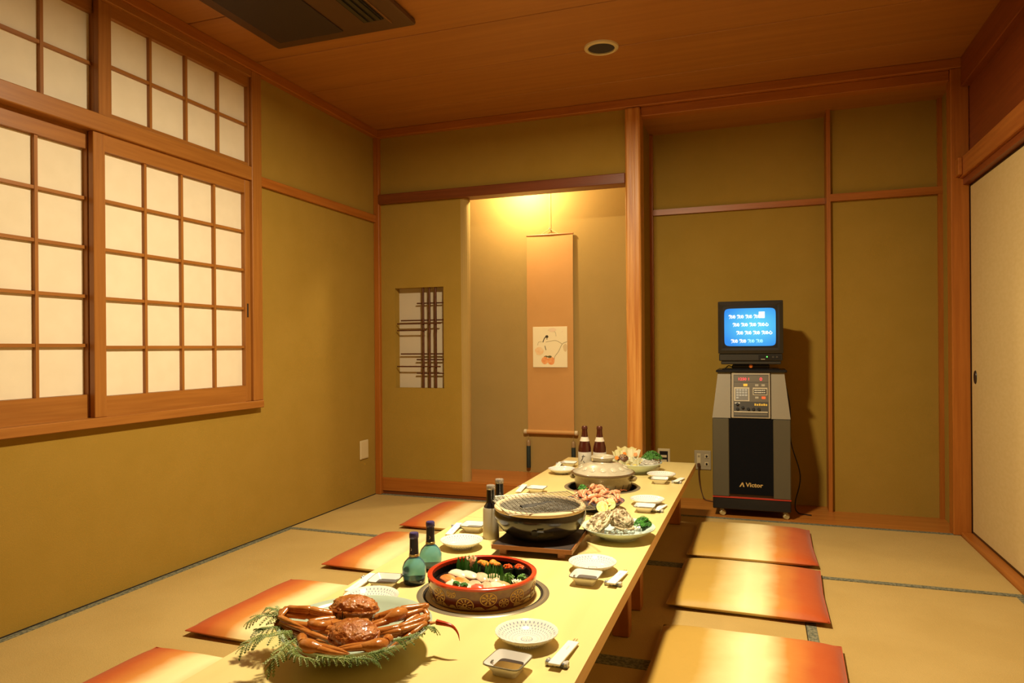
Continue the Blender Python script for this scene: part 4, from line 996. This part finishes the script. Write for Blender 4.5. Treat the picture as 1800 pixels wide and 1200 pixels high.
for i, (px, py, r, lab) in enumerate(((792, 1026, .009, 'chopped chives on the left squid sushi'), (808, 1029, .009, 'chopped chives on the right squid sushi'), (823, 1030, .010, 'small green herb tuft at the front wall of the bucket'), (894, 1011, .016, 'pale green cucumber fan in the right half of the bucket'), (918, 1014, .015, 'pale green herb tuft at the right wall of the bucket'))):
    zb = FZ + (.024 if i < 2 else .002); p = inside(at(px, py, zb + .008 if i < 2 else FZ + .02), .112)
    herb('herb_tuft', lab, 'herb', (p.x, p.y, zb), r, .008 if i < 2 else .026, m_pars if i < 3 else m_herb, 22, .0055, i, 'green herb tufts in the bucket')
m_ging = mat('pickled_ginger', (.85, .40, .20), .35, (.88, .62, .42), scale=60)
def petals(name, lab, cat, loc, m, n, r, h, seed):
    rn = random.Random(seed); t = thing(name, lab, cat, loc)
    for k in range(n):
        a = 2 * PI * k / n + rn.uniform(-.2, .2); b = BM(); w = r * .55; q = .35 + .65 * rn.random()
        G_ = [[b.verts.new(((r * q * .9 * u + .001) * math.cos(a) - v_ * w * (1 - .5 * u) * math.sin(a), (r * q * .9 * u + .001) * math.sin(a) + v_ * w * (1 - .5 * u) * math.cos(a), h * (u ** .6) * (1.1 - .3 * q) + .004 * v_ * v_ + s_)) for v_ in (-1, -.3, .3, 1)] for s_ in (0,) for u in (0, .4, .75, 1)]
        for i in range(3):
            for j in range(3): b.faces.new((G_[i][j], G_[i][j + 1], G_[i + 1][j + 1], G_[i + 1][j]))
        o = obj('petal', b, m, t, True)
        md = o.modifiers.new('thick', 'SOLIDIFY'); md.thickness = .0008
    return t
p = inside(at(828, 985, FZ + .03), .112); petals('pickled_ginger', 'pink pickled ginger folded like a flower at the back of the bucket', 'ginger', (p.x, p.y, FZ), m_ging, 9, .022, .040, 3)
p = inside(at(908, 1022, FZ + .02), .11); petals('radish_flower', 'white radish flower at the right of the bucket', 'garnish', (p.x, p.y, FZ), m_squid, 10, .017, .022, 5)

# ================================================================== CRAB DISH
DC = Vector((-.850, 1.356, TZ))
t = thing('crab_dish', 'large celadon dish carrying two crabs at the front left', 'dish', tuple(DC))
obj('dish_body', lt([(0, .004), (.072, .004), (.074, 0), (.082, 0), (.084, .006), (.115, .018), (.150, .036), (.175, .052), (.186, .062), (.186, .0645), (.182, .0645), (.168, .054), (.14, .038), (.10, .022), (.06, .014), (0, .012)], 72, sx=.90, sy=.90), m_cela, t, True)
m_crab = mat('crab_shell', (.34, .085, .012), .2, (.52, .19, .04), scale=45, bump=.5, bscale=160, coat=.35); m_crabl = mat('crab_leg', (.40, .115, .016), .2, (.54, .21, .045), scale=28, bump=.15, bscale=120, coat=.35)
m_crabu = mat('crab_underside', (.52, .25, .07), .3, (.58, .32, .11), scale=40, coat=.25); m_crabt = mat('crab_leg_tip', (.50, .05, .010), .3, coat=.3)
def V3(q): return at(*q)
def leg(par, pts, r0=.0085, tip=False):
    P = [V3(q) - par.location for q in pts]
    b = BM(); n = len(P)
    for i in range(n - 1):   # each limb section is a flattened spindle, thick at the joints
        a, c = P[i], P[i + 1]; s0 = r0 * (1 - .13 * i); s1 = r0 * (1 - .13 * (i + 1))
        if i == n - 2: s1 = s0 * .35
        pts_ = [a.lerp(c, q) for q in (-.02, .06, .25, .6, .92, 1.03)]
        tube(b, pts_, [s0 * .75, s0 * 1.08, s0, (s0 + s1) * .47, s1 * 1.05, s1 * .6], 14, flat=.72)
    o = obj('leg', b, m_crabl, par, True)
    if tip:
        a, c = P[-2], P[-1]
    return o
def claw(par, pts, rp=.016, side=1):
    P = [V3(q) - par.location for q in pts]     # arm root, wrist, palm middle, fork, tip
    b = BM()
    tube(b, [P[0], P[0].lerp(P[1], .5), P[1]], [rp * .6, rp * .75, rp * .55], 9)
    tube(b, smoothpath([P[1], P[2], P[3]], 5), [rp * q for q in (.55, .78, .92, 1.0, 1.02, 1.0, .95, .86, .75, .66, .5)], 16, flat=.8)
    o = obj('claw', b, m_crabl, par, True)
    d = (P[4] - P[3]); n_ = d.cross(Vector((0, 0, 1))).normalized()
    for s_ in (-1, 1):
        f = BM(); mid = P[3].lerp(P[4], .5) + n_ * rp * .42 * s_
        tube(f, smoothpath([P[3] - d * .15 + n_ * rp * .3 * s_, mid, P[4] + n_ * rp * .12 * s_], 5), [rp * q for q in (.50, .50, .46, .42, .38, .33, .28, .22, .16, .11, .05)], 12, flat=.8)
        obj('pincer', f, m_crabl, o, True)
    return o
def carapace(par, c, r, tilt, face, seed):
    b = BM(); rs = bmesh.ops.create_icosphere(b, subdivisions=5, radius=1); rot = Matrix.Rotation(tilt, 3, 'X')
    for v in rs['verts']:
        p = v.co.copy(); q = Vector((p.x, p.y, p.z))
        rad = 1 + .07 * noise.noise(p * 2.2 + Vector((seed, 0, 0)))
        if p.z > -.05: rad += .13 * max(0, noise.noise(p * 4.5 + Vector((seed, 5, 0)))) + .05 * max(0, noise.noise(p * 15 + Vector((0, seed, 0)))) * (p.z > .15)
        else: q.z *= .30
        q.x *= 1 - .10 * max(0, -p.y)
        v.co = rot @ Vector((q.x * r[0] * rad, q.y * r[1] * rad, q.z * r[2] * rad))
    o = obj('carapace', b, m_crab, par, True); o.location = c - par.location
    rim = BM(); tube(rim, [rot @ Vector((r[0] * 1.03 * math.cos(q), r[1] * 1.03 * math.sin(q), -.12 * r[2])) for q in [2 * PI * k / 40 for k in range(41)]], [.0028 + .0012 * (k % 2) for k in range(41)], 6, cap=False)
    obj('shell_edge', rim, m_crab, o, True)
    if not face:
        f = BM(); blob(f, rot @ Vector((0, 0, -.30 * r[2])), (r[0] * .9, r[1] * .9, r[2] * .6), 3, .1, 4, seed, rot=rot); obj('underside', f, m_crabu, o, True)
    if face:
        f = BM(); blob(f, rot @ Vector((0, -.06 * r[1], -.62 * r[2])), (r[0] * .93, r[1] * .95, r[2] * 1.05), 4, .12, 4, seed, rot=rot)
        obj('underside', f, m_crabu, o, True)
        mk = BM(); tube(mk, [rot @ Vector((0, -1.10 * r[1], .0 * r[2])), rot @ Vector((0, -1.10 * r[1], -.7 * r[2])), rot @ Vector((.001, -1.04 * r[1], -1.1 * r[2]))], [.0008, .0020, .0008], 6); 
        for s_ in (-1, 1): tube(mk, [rot @ Vector((s_ * .006, -1.08 * r[1], -.4 * r[2])), rot @ Vector((s_ * .005, -1.06 * r[1], -.9 * r[2]))], .0010, 5)
        obj('mouth_mark', mk, m_black, o, True)
    return o
ca = at(623, 1072, .405); t = thing('crab', 'brown-orange boiled crab at the back of the dish, facing the viewer', 'crab', (ca.x, ca.y, TZ + .03), 0, 'boiled crabs')
carapace(t, Vector((ca.x, ca.y, .412)), (.055, .044, .025), math.radians(-8), True, 3)
for pts in ([(588, 1084, .40), (545, 1074, .415), (497, 1072, .412), (489, 1088, .402)], [(590, 1088, .395), (540, 1083, .405), (494, 1080, .405), (486, 1100, .392), (512, 1146, .37)], [(588, 1080, .405), (545, 1070, .42), (505, 1068, .418), (492, 1084, .41), (545, 1108, .405)],
            [(660, 1086, .40), (705, 1070, .415), (752, 1063, .414), (722, 1078, .405)], [(660, 1090, .39), (700, 1084, .405), (745, 1070, .408), (752, 1080, .40), (700, 1102, .395)], [(655, 1092, .39), (690, 1088, .40), (735, 1080, .40), (690, 1106, .392)]): leg(t, pts, .0105)
claw(t, [(668, 1084, .405), (712, 1073, .415), (695, 1081, .415), (675, 1092, .405), (636, 1103, .402)], .0155); claw(t, [(588, 1088, .40), (544, 1094, .405), (562, 1100, .408), (582, 1094, .405), (606, 1088, .398)], .013)
ca = at(621, 1117, .398); t = thing('crab', 'knobbly brown-orange boiled crab lying in front of the other crab', 'crab', (ca.x, ca.y, TZ + .03), 0, 'boiled crabs')
carapace(t, Vector((ca.x, ca.y, .402)), (.053, .042, .024), math.radians(12), False, 8)
for pts in ([(588, 1106, .40), (545, 1100, .402), (495, 1092, .402), (545, 1112, .402), (607, 1134, .385)], [(590, 1112, .395), (540, 1104, .398), (492, 1096, .395), (520, 1112, .39), (575, 1130, .385)], [(525, 1108, .385), (494, 1098, .385), (508, 1130, .375), (526, 1152, .37), (560, 1153, .375)], [(530, 1112, .382), (498, 1104, .382), (500, 1122, .372), (518, 1142, .365)],
            [(655, 1112, .395), (702, 1102, .402), (752, 1084, .407), (738, 1099, .398), (682, 1140, .375)], [(655, 1116, .39), (705, 1108, .398), (748, 1094, .40), (722, 1114, .39), (690, 1134, .378)], [(660, 1120, .385), (700, 1114, .39), (740, 1100, .392), (712, 1124, .382), (688, 1136, .375)]): leg(t, pts, .0105)
lo = leg(t, [(662, 1120, .385), (700, 1110, .392), (748, 1096, .395), (772, 1093, .394)], .008)
P = [V3(q) - t.location for q in ((768, 1093, .394), (786, 1097, .394), (797, 1102, .39), (805, 1113, .378), (808, 1126, .365))]
obj('leg_tip', tube(BM(), smoothpath(P, 4), [.0062 * (1 - .93 * k / 16) for k in range(17)], 8), m_crabt, lo, True)
claw(t, [(530, 1120, .395), (531, 1130, .400), (546, 1136, .402), (566, 1139, .400), (614, 1149, .397)], .0165); claw(t, [(684, 1122, .395), (678, 1128, .400), (660, 1135, .402), (634, 1136, .400), (588, 1140, .397)], .0165)
# cedar sprigs
m_ced = mat('cedar_green', (.20, .27, .05), .55, (.36, .42, .13), scale=30); m_ced2 = mat('cedar_dark', (.12, .19, .03), .55, (.22, .29, .07), scale=30)
def sprig(pts, label, n=9, side=.034, m=None, seed=0):
    rn = random.Random(seed); P = smoothpath([V3(q) for q in pts], 6); base = P[0].copy(); base.z = TZ + .02
    t = thing('cedar_sprig', label, 'sprig', tuple(base), 0, 'cedar sprigs around the crab dish')
    P = [p - base for p in P]; b = BM(); tube(b, P, [.0014 * (1 - .6 * k / len(P)) for k in range(len(P))], 5)
    obj('stem', b, m_ced2, t); lf = BM(); up = Vector((0, 0, 1))
    def blade(a, c, w):
        w *= 1.7
        d = (c - a); s_ = d.cross(up); s_ = s_.normalized() * w if s_.length > 1e-6 else Vector((w, 0, 0)); m1 = a.lerp(c, .5) + Vector((0, 0, w * .6))
        v = [lf.verts.new(q) for q in (a, m1 + s_, c, m1 - s_)]; lf.faces.new(v)
    tot = len(P) - 1
    for k in range(n):
        f = (k + .6) / n * tot; i = min(int(f), tot - 1); p = P[i].lerp(P[i + 1], f - i); d = (P[i + 1] - P[i]).normalized(); sd = d.cross(up).normalized()
        for s_ in (-1, 1):
            ln = side * (1 - .55 * k / n) * rn.uniform(.75, 1.2); dirn = (d * .8 + sd * s_ * .75 + up * rn.uniform(-.25, .25)).normalized()
            q0 = p
            for j in range(6):     # twig made of scale-leaf blades, forking
                q1 = q0 + dirn * ln / 6 + Vector((0, 0, -.0006 * j)); blade(q0, q1, .0015)
                for s2 in (-1, 1):
                    dd = (dirn * .8 + dirn.cross(up).normalized() * s2 * .7).normalized(); l2 = ln * .30 * (1 - .1 * j)
                    blade(q0, q0 + dd * l2 * .6, .0012); blade(q0 + dd * l2 * .5, q0 + dd * l2, .0010)
                q0 = q1
    for i in range(tot): blade(P[i], P[i + 1], .0018)
    obj('scale_leaves', lf, m or m_ced, t)
sprig([(510, 1090, .395), (482, 1084, .405), (458, 1082, .412), (437, 1092, .405)], 'cedar sprig fanning out at the upper left of the crab dish', 9, .04, None, 1); sprig([(512, 1086, .395), (490, 1074, .410), (470, 1068, .418)], 'shorter cedar sprig rising at the upper left of the crab dish', 8, .034, None, 2)
sprig([(512, 1108, .398), (484, 1116, .408), (454, 1122, .408), (424, 1140, .398)], 'longest cedar sprig reaching out to the left of the crab dish', 10, .042, None, 3); sprig([(520, 1122, .40), (500, 1138, .408), (484, 1156, .404), (474, 1172, .39)], 'cedar sprig hanging over the lower left dish rim', 9, .036, None, 4)
sprig([(505, 1096, .39), (472, 1104, .395), (450, 1108, .39)], 'cedar sprig pointing left between two longer ones', 8, .036, m_ced2, 5)
sprig([(516, 1135, .402), (518, 1150, .408), (540, 1158, .408), (568, 1162, .400)], 'cedar sprig lying along the front left rim', 9, .022, None, 6); sprig([(555, 1152, .404), (585, 1157, .410), (615, 1158, .408), (642, 1153, .404)], 'cedar sprig lying along the front rim under the claws', 10, .022, None, 7)
sprig([(605, 1152, .402), (628, 1158, .408), (650, 1158, .404), (664, 1164, .394)], 'cedar sprig drooping over the front rim', 8, .022, m_ced2, 8); sprig([(690, 1126, .398), (712, 1122, .402), (735, 1112, .402)], 'dark cedar sprig under the right-hand legs', 8, .03, m_ced2, 9)
sprig([(728, 1106, .388), (748, 1101, .395), (764, 1104, .388)], 'cedar sprig at the right tip of the dish', 8, .028, None, 10); sprig([(645, 1150, .400), (668, 1146, .404), (692, 1138, .402)], 'dark cedar sprig along the right front rim', 8, .028, m_ced2, 11)

# ================================================================== OYSTERS
PC = Vector((-.476, 2.455, TZ))
t = thing('oyster_plate', 'round pale celadon plate with two oysters', 'plate', tuple(PC))
obj('plate_body', lt([(0, .004), (.058, .004), (.060, 0), (.066, 0), (.068, .006), (.095, .017), (.118, .031), (.128, .0385), (.128, .041), (.124, .041), (.110, .032), (.085, .020), (.055, .013), (0, .011)], 64), mat('pale_celadon', (.60, .72, .66), .12, coat=.5), t, True)
m_oys = mat('oyster_shell', (.20, .13, .06), .6, (.76, .64, .40), scale=60, sharp=(.42, .56), bump=1.0, bscale=90); m_oys2 = mat('oyster_shell_grey', (.22, .15, .07), .6, (.68, .57, .37), scale=70, sharp=(.42, .58), bump=1.0, bscale=80)
def oyster(px, py, z, r, rot, lab, m, seed):
    p = at(px, py, z); t = thing('oyster', lab, 'oyster', (p.x, p.y, PC.z + .018), 0, 'oysters on the plate'); b = BM(); rs = bmesh.ops.create_icosphere(b, subdivisions=5, radius=1); M3 = Matrix.Rotation(rot[2], 3, 'Z') @ Matrix.Rotation(rot[0], 3, 'X') @ Matrix.Rotation(rot[1], 3, 'Y')
    for v in rs['verts']:
        q = v.co.copy(); rad = math.hypot(q.x, q.y)
        lay = .10 * math.sin(rad * 22 + 3 * noise.noise(q * 2.5 + Vector((seed, 0, 0)))) * (q.z > -.3)
        d = 1 + .26 * noise.noise(q * 1.6 + Vector((seed, 1, 0))) + .13 * noise.noise(q * 5 + Vector((0, seed, 0))) + .06 * noise.noise(q * 13)
        w = 1 - .35 * q.y
        v.co = M3 @ Vector((q.x * r[0] * d * w, q.y * r[1] * d, q.z * r[2] * (d + lay) ))
    lo_ = min(v.co.z for v in b.verts); zc = z - (PC.z + .018)
    o = obj('shell', b, m, t, True); o.location = (0, 0, max(zc, -lo_ * .8))
    rb_ = BM(); tube(rb_, [M3 @ Vector((r[0] * (1.04 + .1 * math.sin(5 * q + seed)) * math.cos(q) * (1 - .35 * math.sin(q)), r[1] * 1.04 * math.sin(q), .05 * r[2] * math.sin(4 * q))) for q in [2 * PI * k / 36 for k in range(37)]], [.003 + .002 * abs(math.sin(k * 2.1)) for k in range(37)], 6, cap=False, flat=.5)
    ro = obj('frilled_edge', rb_, mat('oyster_edge', (.70, .60, .40), .5, (.40, .30, .17), scale=60), t, True); ro.location = o.location
oyster(1053, 918, .384, (.046, .060, .024), (.5, -.3, -.6), 'larger craggy oyster at the left of the plate', m_oys, 2); oyster(1092, 912, .385, (.040, .046, .021), (.55, .2, .4), 'smaller craggy oyster right of the larger one', m_oys2, 7)
p = at(1130, 920, .37); herb('parsley', 'dark green parsley bunch on the oyster plate', 'parsley', (p.x, p.y, PC.z + .018), .030, .046, m_pars, 130, .009, 5)
m_ice = mat('ice', (.80, .86, .84), .05, trans=.85, ior=1.31)
for k, (px, py) in enumerate(((1078, 934), (1092, 937), (1106, 935), (1118, 932), (1125, 930), (1066, 935), (1100, 932), (1112, 936), (1086, 933))):
    p = at(px, py, .362); b = BM(); blob(b, (0, 0, 0), (.009, .008, .007), 1, .35, 2, k)
    o = tag(obj('ice_lump', b, m_ice), '%s clear ice lump from the left on the oyster plate' % ('second', 'fourth', 'seventh', 'ninth', 'rightmost', 'leftmost', 'sixth', 'eighth', 'third')[k], 'ice', 'ice lumps on the oyster plate'); o.location = (p.x, p.y, .3605 + .002 * (k % 2)); o.rotation_euler = (k, k * 2, 0)

# ================================================================== SHRIMP DISH
SC = Vector((-.650, 2.845, TZ))
t = thing('shrimp_dish', 'dark blue dish heaped with shrimp behind the grill', 'dish', tuple(SC), .2)
obj('dish_body', lt([(0, .003), (.055, .003), (.056, 0), (.062, 0), (.064, .006), (.095, .020), (.117, .038), (.1175, .0405), (.114, .040), (.09, .024), (.05, .014), (0, .013)], 56, fn=lambda a, r, z: 1 + .05 * math.cos(2 * a)), mat('cobalt_glaze', (.022, .028, .075), .12, (.035, .045, .11), scale=20, coat=.5), t, True)
m_sh = mat('shrimp_pink', (.74, .22, .09), .3, (.88, .62, .40), scale=110, stretch=(1, 1, 1), coat=.3); m_sht = mat('shrimp_tail', (.72, .15, .05), .35, coat=.2)
shr_lab = 'raw pink shrimp, %s in the heap'
def shrimp_bm(seed, ln=.085):
    rn = random.Random(seed); b = BM(); n = 15; pts, rad = [], []; bend = rn.uniform(.9, 1.5)
    for k in range(n + 1):
        q = k / n; a = bend * (q - .45); pts.append((ln * (q - .5), 0, .016 * math.cos(a * 2.0) - .008)); rad.append((.0075 * math.sin(min(q * 1.05 + .25, 1) * PI * .93) + .0012) * (1.10 if k % 2 else .96))
    tube(b, pts, rad, 9, flat=1.15)
    return b, pts
sp = [(1008, 866), (1012, 876), (1030, 866), (1038, 872), (1052, 864), (1070, 860), (1082, 866), (1068, 876), (1044, 880), (1022, 870), (1018, 868), (1028, 876), (1040, 862), (1048, 852), (1058, 862), (1036, 880), (1050, 874), (1066, 868), (1078, 868), (1088, 874), (1046, 888), (1034, 890), (1074, 877), (1056, 880), (1062, 856), (1024, 884)]
shpos = ['farthest left, tail up', 'farthest left, lower one', 'in the second row from the left', 'under the parsley side', 'upper middle', 'upper right of the middle', 'right side, upper', 'right side, above the citrus', 'front middle, above the citrus', 'left middle', 'at the left end', 'left of the parsley', 'below the parsley', 'topmost one', 'right of the topmost', 'low on the left', 'in the middle', 'right of the middle', 'upper right', 'at the right end', 'low in front', 'lowest at the front left', 'under the right-hand ones', 'just behind the lemon', 'behind the topmost', 'second from the left end']
for k, (px, py) in enumerate(sp):
    z = SC.z + .040 + .022 * max(0, 1 - abs(px - 1050) / 45) * (1 if py < 880 else .5) + (.012 if k in (13, 24) else 0)
    p = at(px, py, z); p.x = max(SC.x - .085, min(SC.x + .085, p.x)); p.y = max(SC.y - .08, min(SC.y + .09, p.y))
    t = thing('shrimp', shr_lab % shpos[k], 'shrimp', (p.x, p.y, z - .012), R.uniform(.6, 2.4) + (PI if k % 3 == 0 else 0), 'raw shrimp in the blue dish')
    b, pts = shrimp_bm(k); bd = obj('body', b, m_sh, t, True); bd.location = (0, 0, .012)
    b = BM(); e = Vector(pts[-1])
    for s_ in (-1, 0, 1): b.faces.new([b.verts.new(e + Vector(q)) for q in ((-.002, s_ * .002, 0), (.009, s_ * .006 - .003, .002), (.013, s_ * .007, .003), (.009, s_ * .006 + .003, .002))])
    tl = obj('tail_fan', b, m_sht, t); tl.location = (0, 0, .012)
    b = BM(); h = Vector(pts[0])
    for s_ in (-1, 1): tube(b, smoothpath([h + Vector((.004, s_ * .002, .002)), h + Vector((-.014, s_ * .006, .010)), h + Vector((-.032, s_ * .014, .006))], 3), .0006, 4)
    for j in range(5): tube(b, [Vector(pts[4 + j]) + Vector((0, 0, -.004)), Vector(pts[4 + j]) + Vector((-.004, .003 * (-1) ** j, -.014))], .0009, 4)
    an = obj('feelers', b, m_sht, t); an.location = (0, 0, .012)
m_lemr = mat('citrus_rind', (.30, .30, .03), .4); m_lemf = mat('citrus_flesh', (.85, .72, .14), .35, (.88, .80, .30), scale=70)
for k, (px, py, lab) in enumerate(((1060, 889, 'left yellow citrus slice at the front of the shrimp dish'), (1073, 884, 'right yellow citrus slice leaning on the shrimp'))):
    p = at(px, py, SC.z + .044); t = thing('citrus_slice', lab, 'citrus slice', (p.x, p.y - .012, SC.z + .042), 0, 'citrus slices in the shrimp dish'); t.rotation_euler = (math.radians(58), 0, .25); t.scale = (1.2, 1.2, 1.2)
    rd = obj('rind', lt([(0, -.006), (.016, -.006), (.0195, -.003), (.020, .003), (.0185, .0035), (0, .003)], 28), m_lemr, t, True)
    for j in range(9):
        b = BM(); a0, a1 = 2 * PI * j / 9 + .05, 2 * PI * (j + 1) / 9 - .05
        vs_ = [b.verts.new((r_ * math.cos(a), r_ * math.sin(a), .0038)) for r_, a in ((.0025, (a0 + a1) / 2), (.0165, a0), (.0175, (a0 + a1) / 2), (.0165, a1))]; b.faces.new(vs_)
        obj('segment', b, m_lemf, rd)
    obj('pith', lt([(0, .0035), (.0188, .0035), (.019, .003), (0, .003)], 28), mat('citrus_pith', (.86, .80, .40), .5), t)
p = at(1024, 856, .385); herb('parsley', 'parsley sprig behind the shrimp, beside the clay pot', 'parsley', (p.x, p.y, SC.z + .035), .022, .030, m_pars, 60, .008, 9)

# ================================================================== VEGETABLE PLATTER
VC = Vector((-.630, 3.76, TZ))
t = thing('vegetable_platter', 'pale celadon platter of hot pot vegetables at the far end', 'platter', tuple(VC))
obj('plate_body', lt([(0, .004), (.062, .004), (.064, 0), (.070, 0), (.072, .006), (.10, .022), (.126, .044), (.136, .054), (.1355, .0565), (.132, .056), (.115, .042), (.085, .025), (.05, .015), (0, .013)], 64), MATS['pale_celadon'], t, True)
VZ = TZ + .02
m_cab = mat('cabbage_white', (.80, .72, .42), .45, (.82, .76, .52), scale=40); m_cabl = mat('cabbage_leaf', (.72, .66, .28), .45, (.80, .74, .46), scale=40); m_car = mat('carrot', (.80, .24, .03), .4)
def cabbage(px, py, z, rz, tilt, h, lab, seed):
    p = at(px, py, z); t = thing('cabbage_piece', lab, 'cabbage', (p.x, p.y, VZ + .004), rz, 'pale cabbage pieces'); rn = random.Random(seed)
    rows = []; b = BM(); n, m_ = 6, 8
    for s_ in (0, .0022):
        rows = []
        for i in range(n + 1):
            u = i / n; w = .020 + .024 * u
            rows.append([b.verts.new((w * (-1 + 2 * j / m_), s_ + math.sin(tilt) * h * u + .010 * (1 - (-1 + 2 * j / m_) ** 2) + .006 * u * math.sin(j * 2.2 + seed), math.cos(tilt) * h * u + (.006 * math.sin(j * 1.7 + seed) if i == n else 0))) for j in range(m_ + 1)])
        for i in range(n):
            for j in range(m_): b.faces.new((rows[i][j], rows[i][j + 1], rows[i + 1][j + 1], rows[i + 1][j]))
    obj('leaf_blade', b, m_cabl if seed % 2 else m_cab, t, True)
    obj('white_rib', tube(BM(), [(0, .008, 0), (0, math.sin(tilt) * h * .5 + .008, math.cos(tilt) * h * .5), (0, math.sin(tilt) * h * .85 + .008, math.cos(tilt) * h * .85)], [.011, .008, .004], 8, flat=.5), m_cab, t, True)
for k, (px, py, rz, ti, h, lab) in enumerate(((1085, 812, .3, -.2, .060, 'cabbage leaf at the left of the platter'), (1098, 803, .1, 0, .080, 'tallest cabbage leaf in the middle of the platter'), (1112, 806, -.2, .1, .075, 'cabbage leaf right of the tallest one'), (1090, 806, .5, .1, .070, 'cabbage leaf behind the mushroom'), (1118, 812, -.1, -.3, .050, 'short cabbage leaf in front of the carrot'), (1105, 800, 0, .25, .070, 'cabbage leaf at the very back'), (1102, 816, .1, -.45, .05, 'cabbage leaf leaning to the front under the mushroom'))): cabbage(px, py, VZ + .03, rz, ti, h, lab, k)
p = at(1096, 803, VZ + .05); t = thing('shiitake_mushroom', 'dark brown shiitake mushroom cap on the vegetables', 'mushroom', (p.x + .004, p.y - .05, VZ + .050)); t.rotation_euler = (.5, 0, 0)
cp_ = obj('cap', lt([(0, .018), (.012, .017), (.024, .010), (.031, .001), (.031, -.003), (.026, -.004), (0, -.001)], 28), mat('shiitake_brown', (.085, .032, .014), .5, (.13, .055, .025), scale=40), t, True)
for a in (0, PI / 3, 2 * PI / 3): obj('cut_mark', bx(-.018, .018, -.0022, .0022, .0125, .0178, .001), mat('shiitake_cut', (.45, .30, .16), .6), cp_).rotation_euler = (0, 0, a)
obj('stem', lt([(0, -.002), (.008, -.002), (.007, -.016), (0, -.018)], 12), mat('shiitake_stem', (.55, .42, .24), .6), t, True)
for k, (px, py, lab) in enumerate(((1117, 797, 'carrot flower at the right of the cabbage'), (1084, 803, 'small carrot slice behind the mushroom'), (1098, 796, 'carrot slice tucked at the back of the cabbage'))):
    p = at(px, py, VZ + .06); t = tag(obj('carrot_slice', lt([(0, .003), (.010, .003), (.011, 0), (.010, -.003), (0, -.003)], 30, fn=lambda a, r, z: 1 + .14 * math.cos(5 * a)), m_car), lab, 'carrot', 'carrot slices on the platter'); t.location = (p.x, p.y, VZ + .055); t.rotation_euler = (1.2, .2, .3 * k)
m_nood = mat('glass_noodle', (.74, .70, .60), .2, trans=.3, ior=1.2)
t = thing('noodle_mound', 'mound of translucent white noodles at the right of the platter', 'noodles', (VC.x + .072, VC.y - .01, VZ)); t.scale = (1.2, 1.2, 1.15); b = BM()
rn = random.Random(4)
for k in range(90):
    a = rn.uniform(0, PI); q = rn.uniform(.3, 1)
    c = [Vector((.046 * q * math.cos(a + d), .046 * q * math.sin(a + d) * (1 if k % 2 else -1), .008 + .034 * math.sqrt(max(0, 1 - q * q)) + rn.uniform(-.002, .003))) for d in (-.5, -.2, .1, .45)]
    tube(b, smoothpath(c, 3), .0018, 4, cap=False)
blob(b, (0, 0, .012), (.043, .043, .028), 3, .1, 5, 2)
o = obj('noodle_strands', b, m_nood, t, True); o['kind'] = 'stuff'
for k, (px, py, lab) in enumerate(((1116, 820, 'yellow rolled wheat cake at the front, left one'), (1128, 815, 'yellow rolled wheat cake at the front, right one'), (1104, 820, 'yellow wheat cake under the mushroom'))):
    p = at(px, py, VZ + .022); t = thing('wheat_cake', lab, 'wheat cake', (p.x, p.y, VZ + .012), .3 * k, 'yellow wheat cakes on the platter')
    obj('roll', blob(BM(), (0, 0, .010), (.014, .013, .013), 3, .15, 3, k), mat('wheat_yellow', (.70, .50, .10), .6, (.60, .38, .06), scale=70, bump=.3), t, True)
    obj('dark_band', lt([(.0142, .006), (.0150, .008), (.0150, .013), (.0142, .015)], 20), mat('wheat_band', (.26, .22, .04), .6), t, True)
herb('leafy_greens', 'curly green leaves at the back right of the platter', 'greens', (VC.x + .075, VC.y + .055, VZ + .03), .052, .055, mat('leafy_green', (.03, .13, .012), .5, (.07, .22, .03), scale=50), 120, .013, 21)
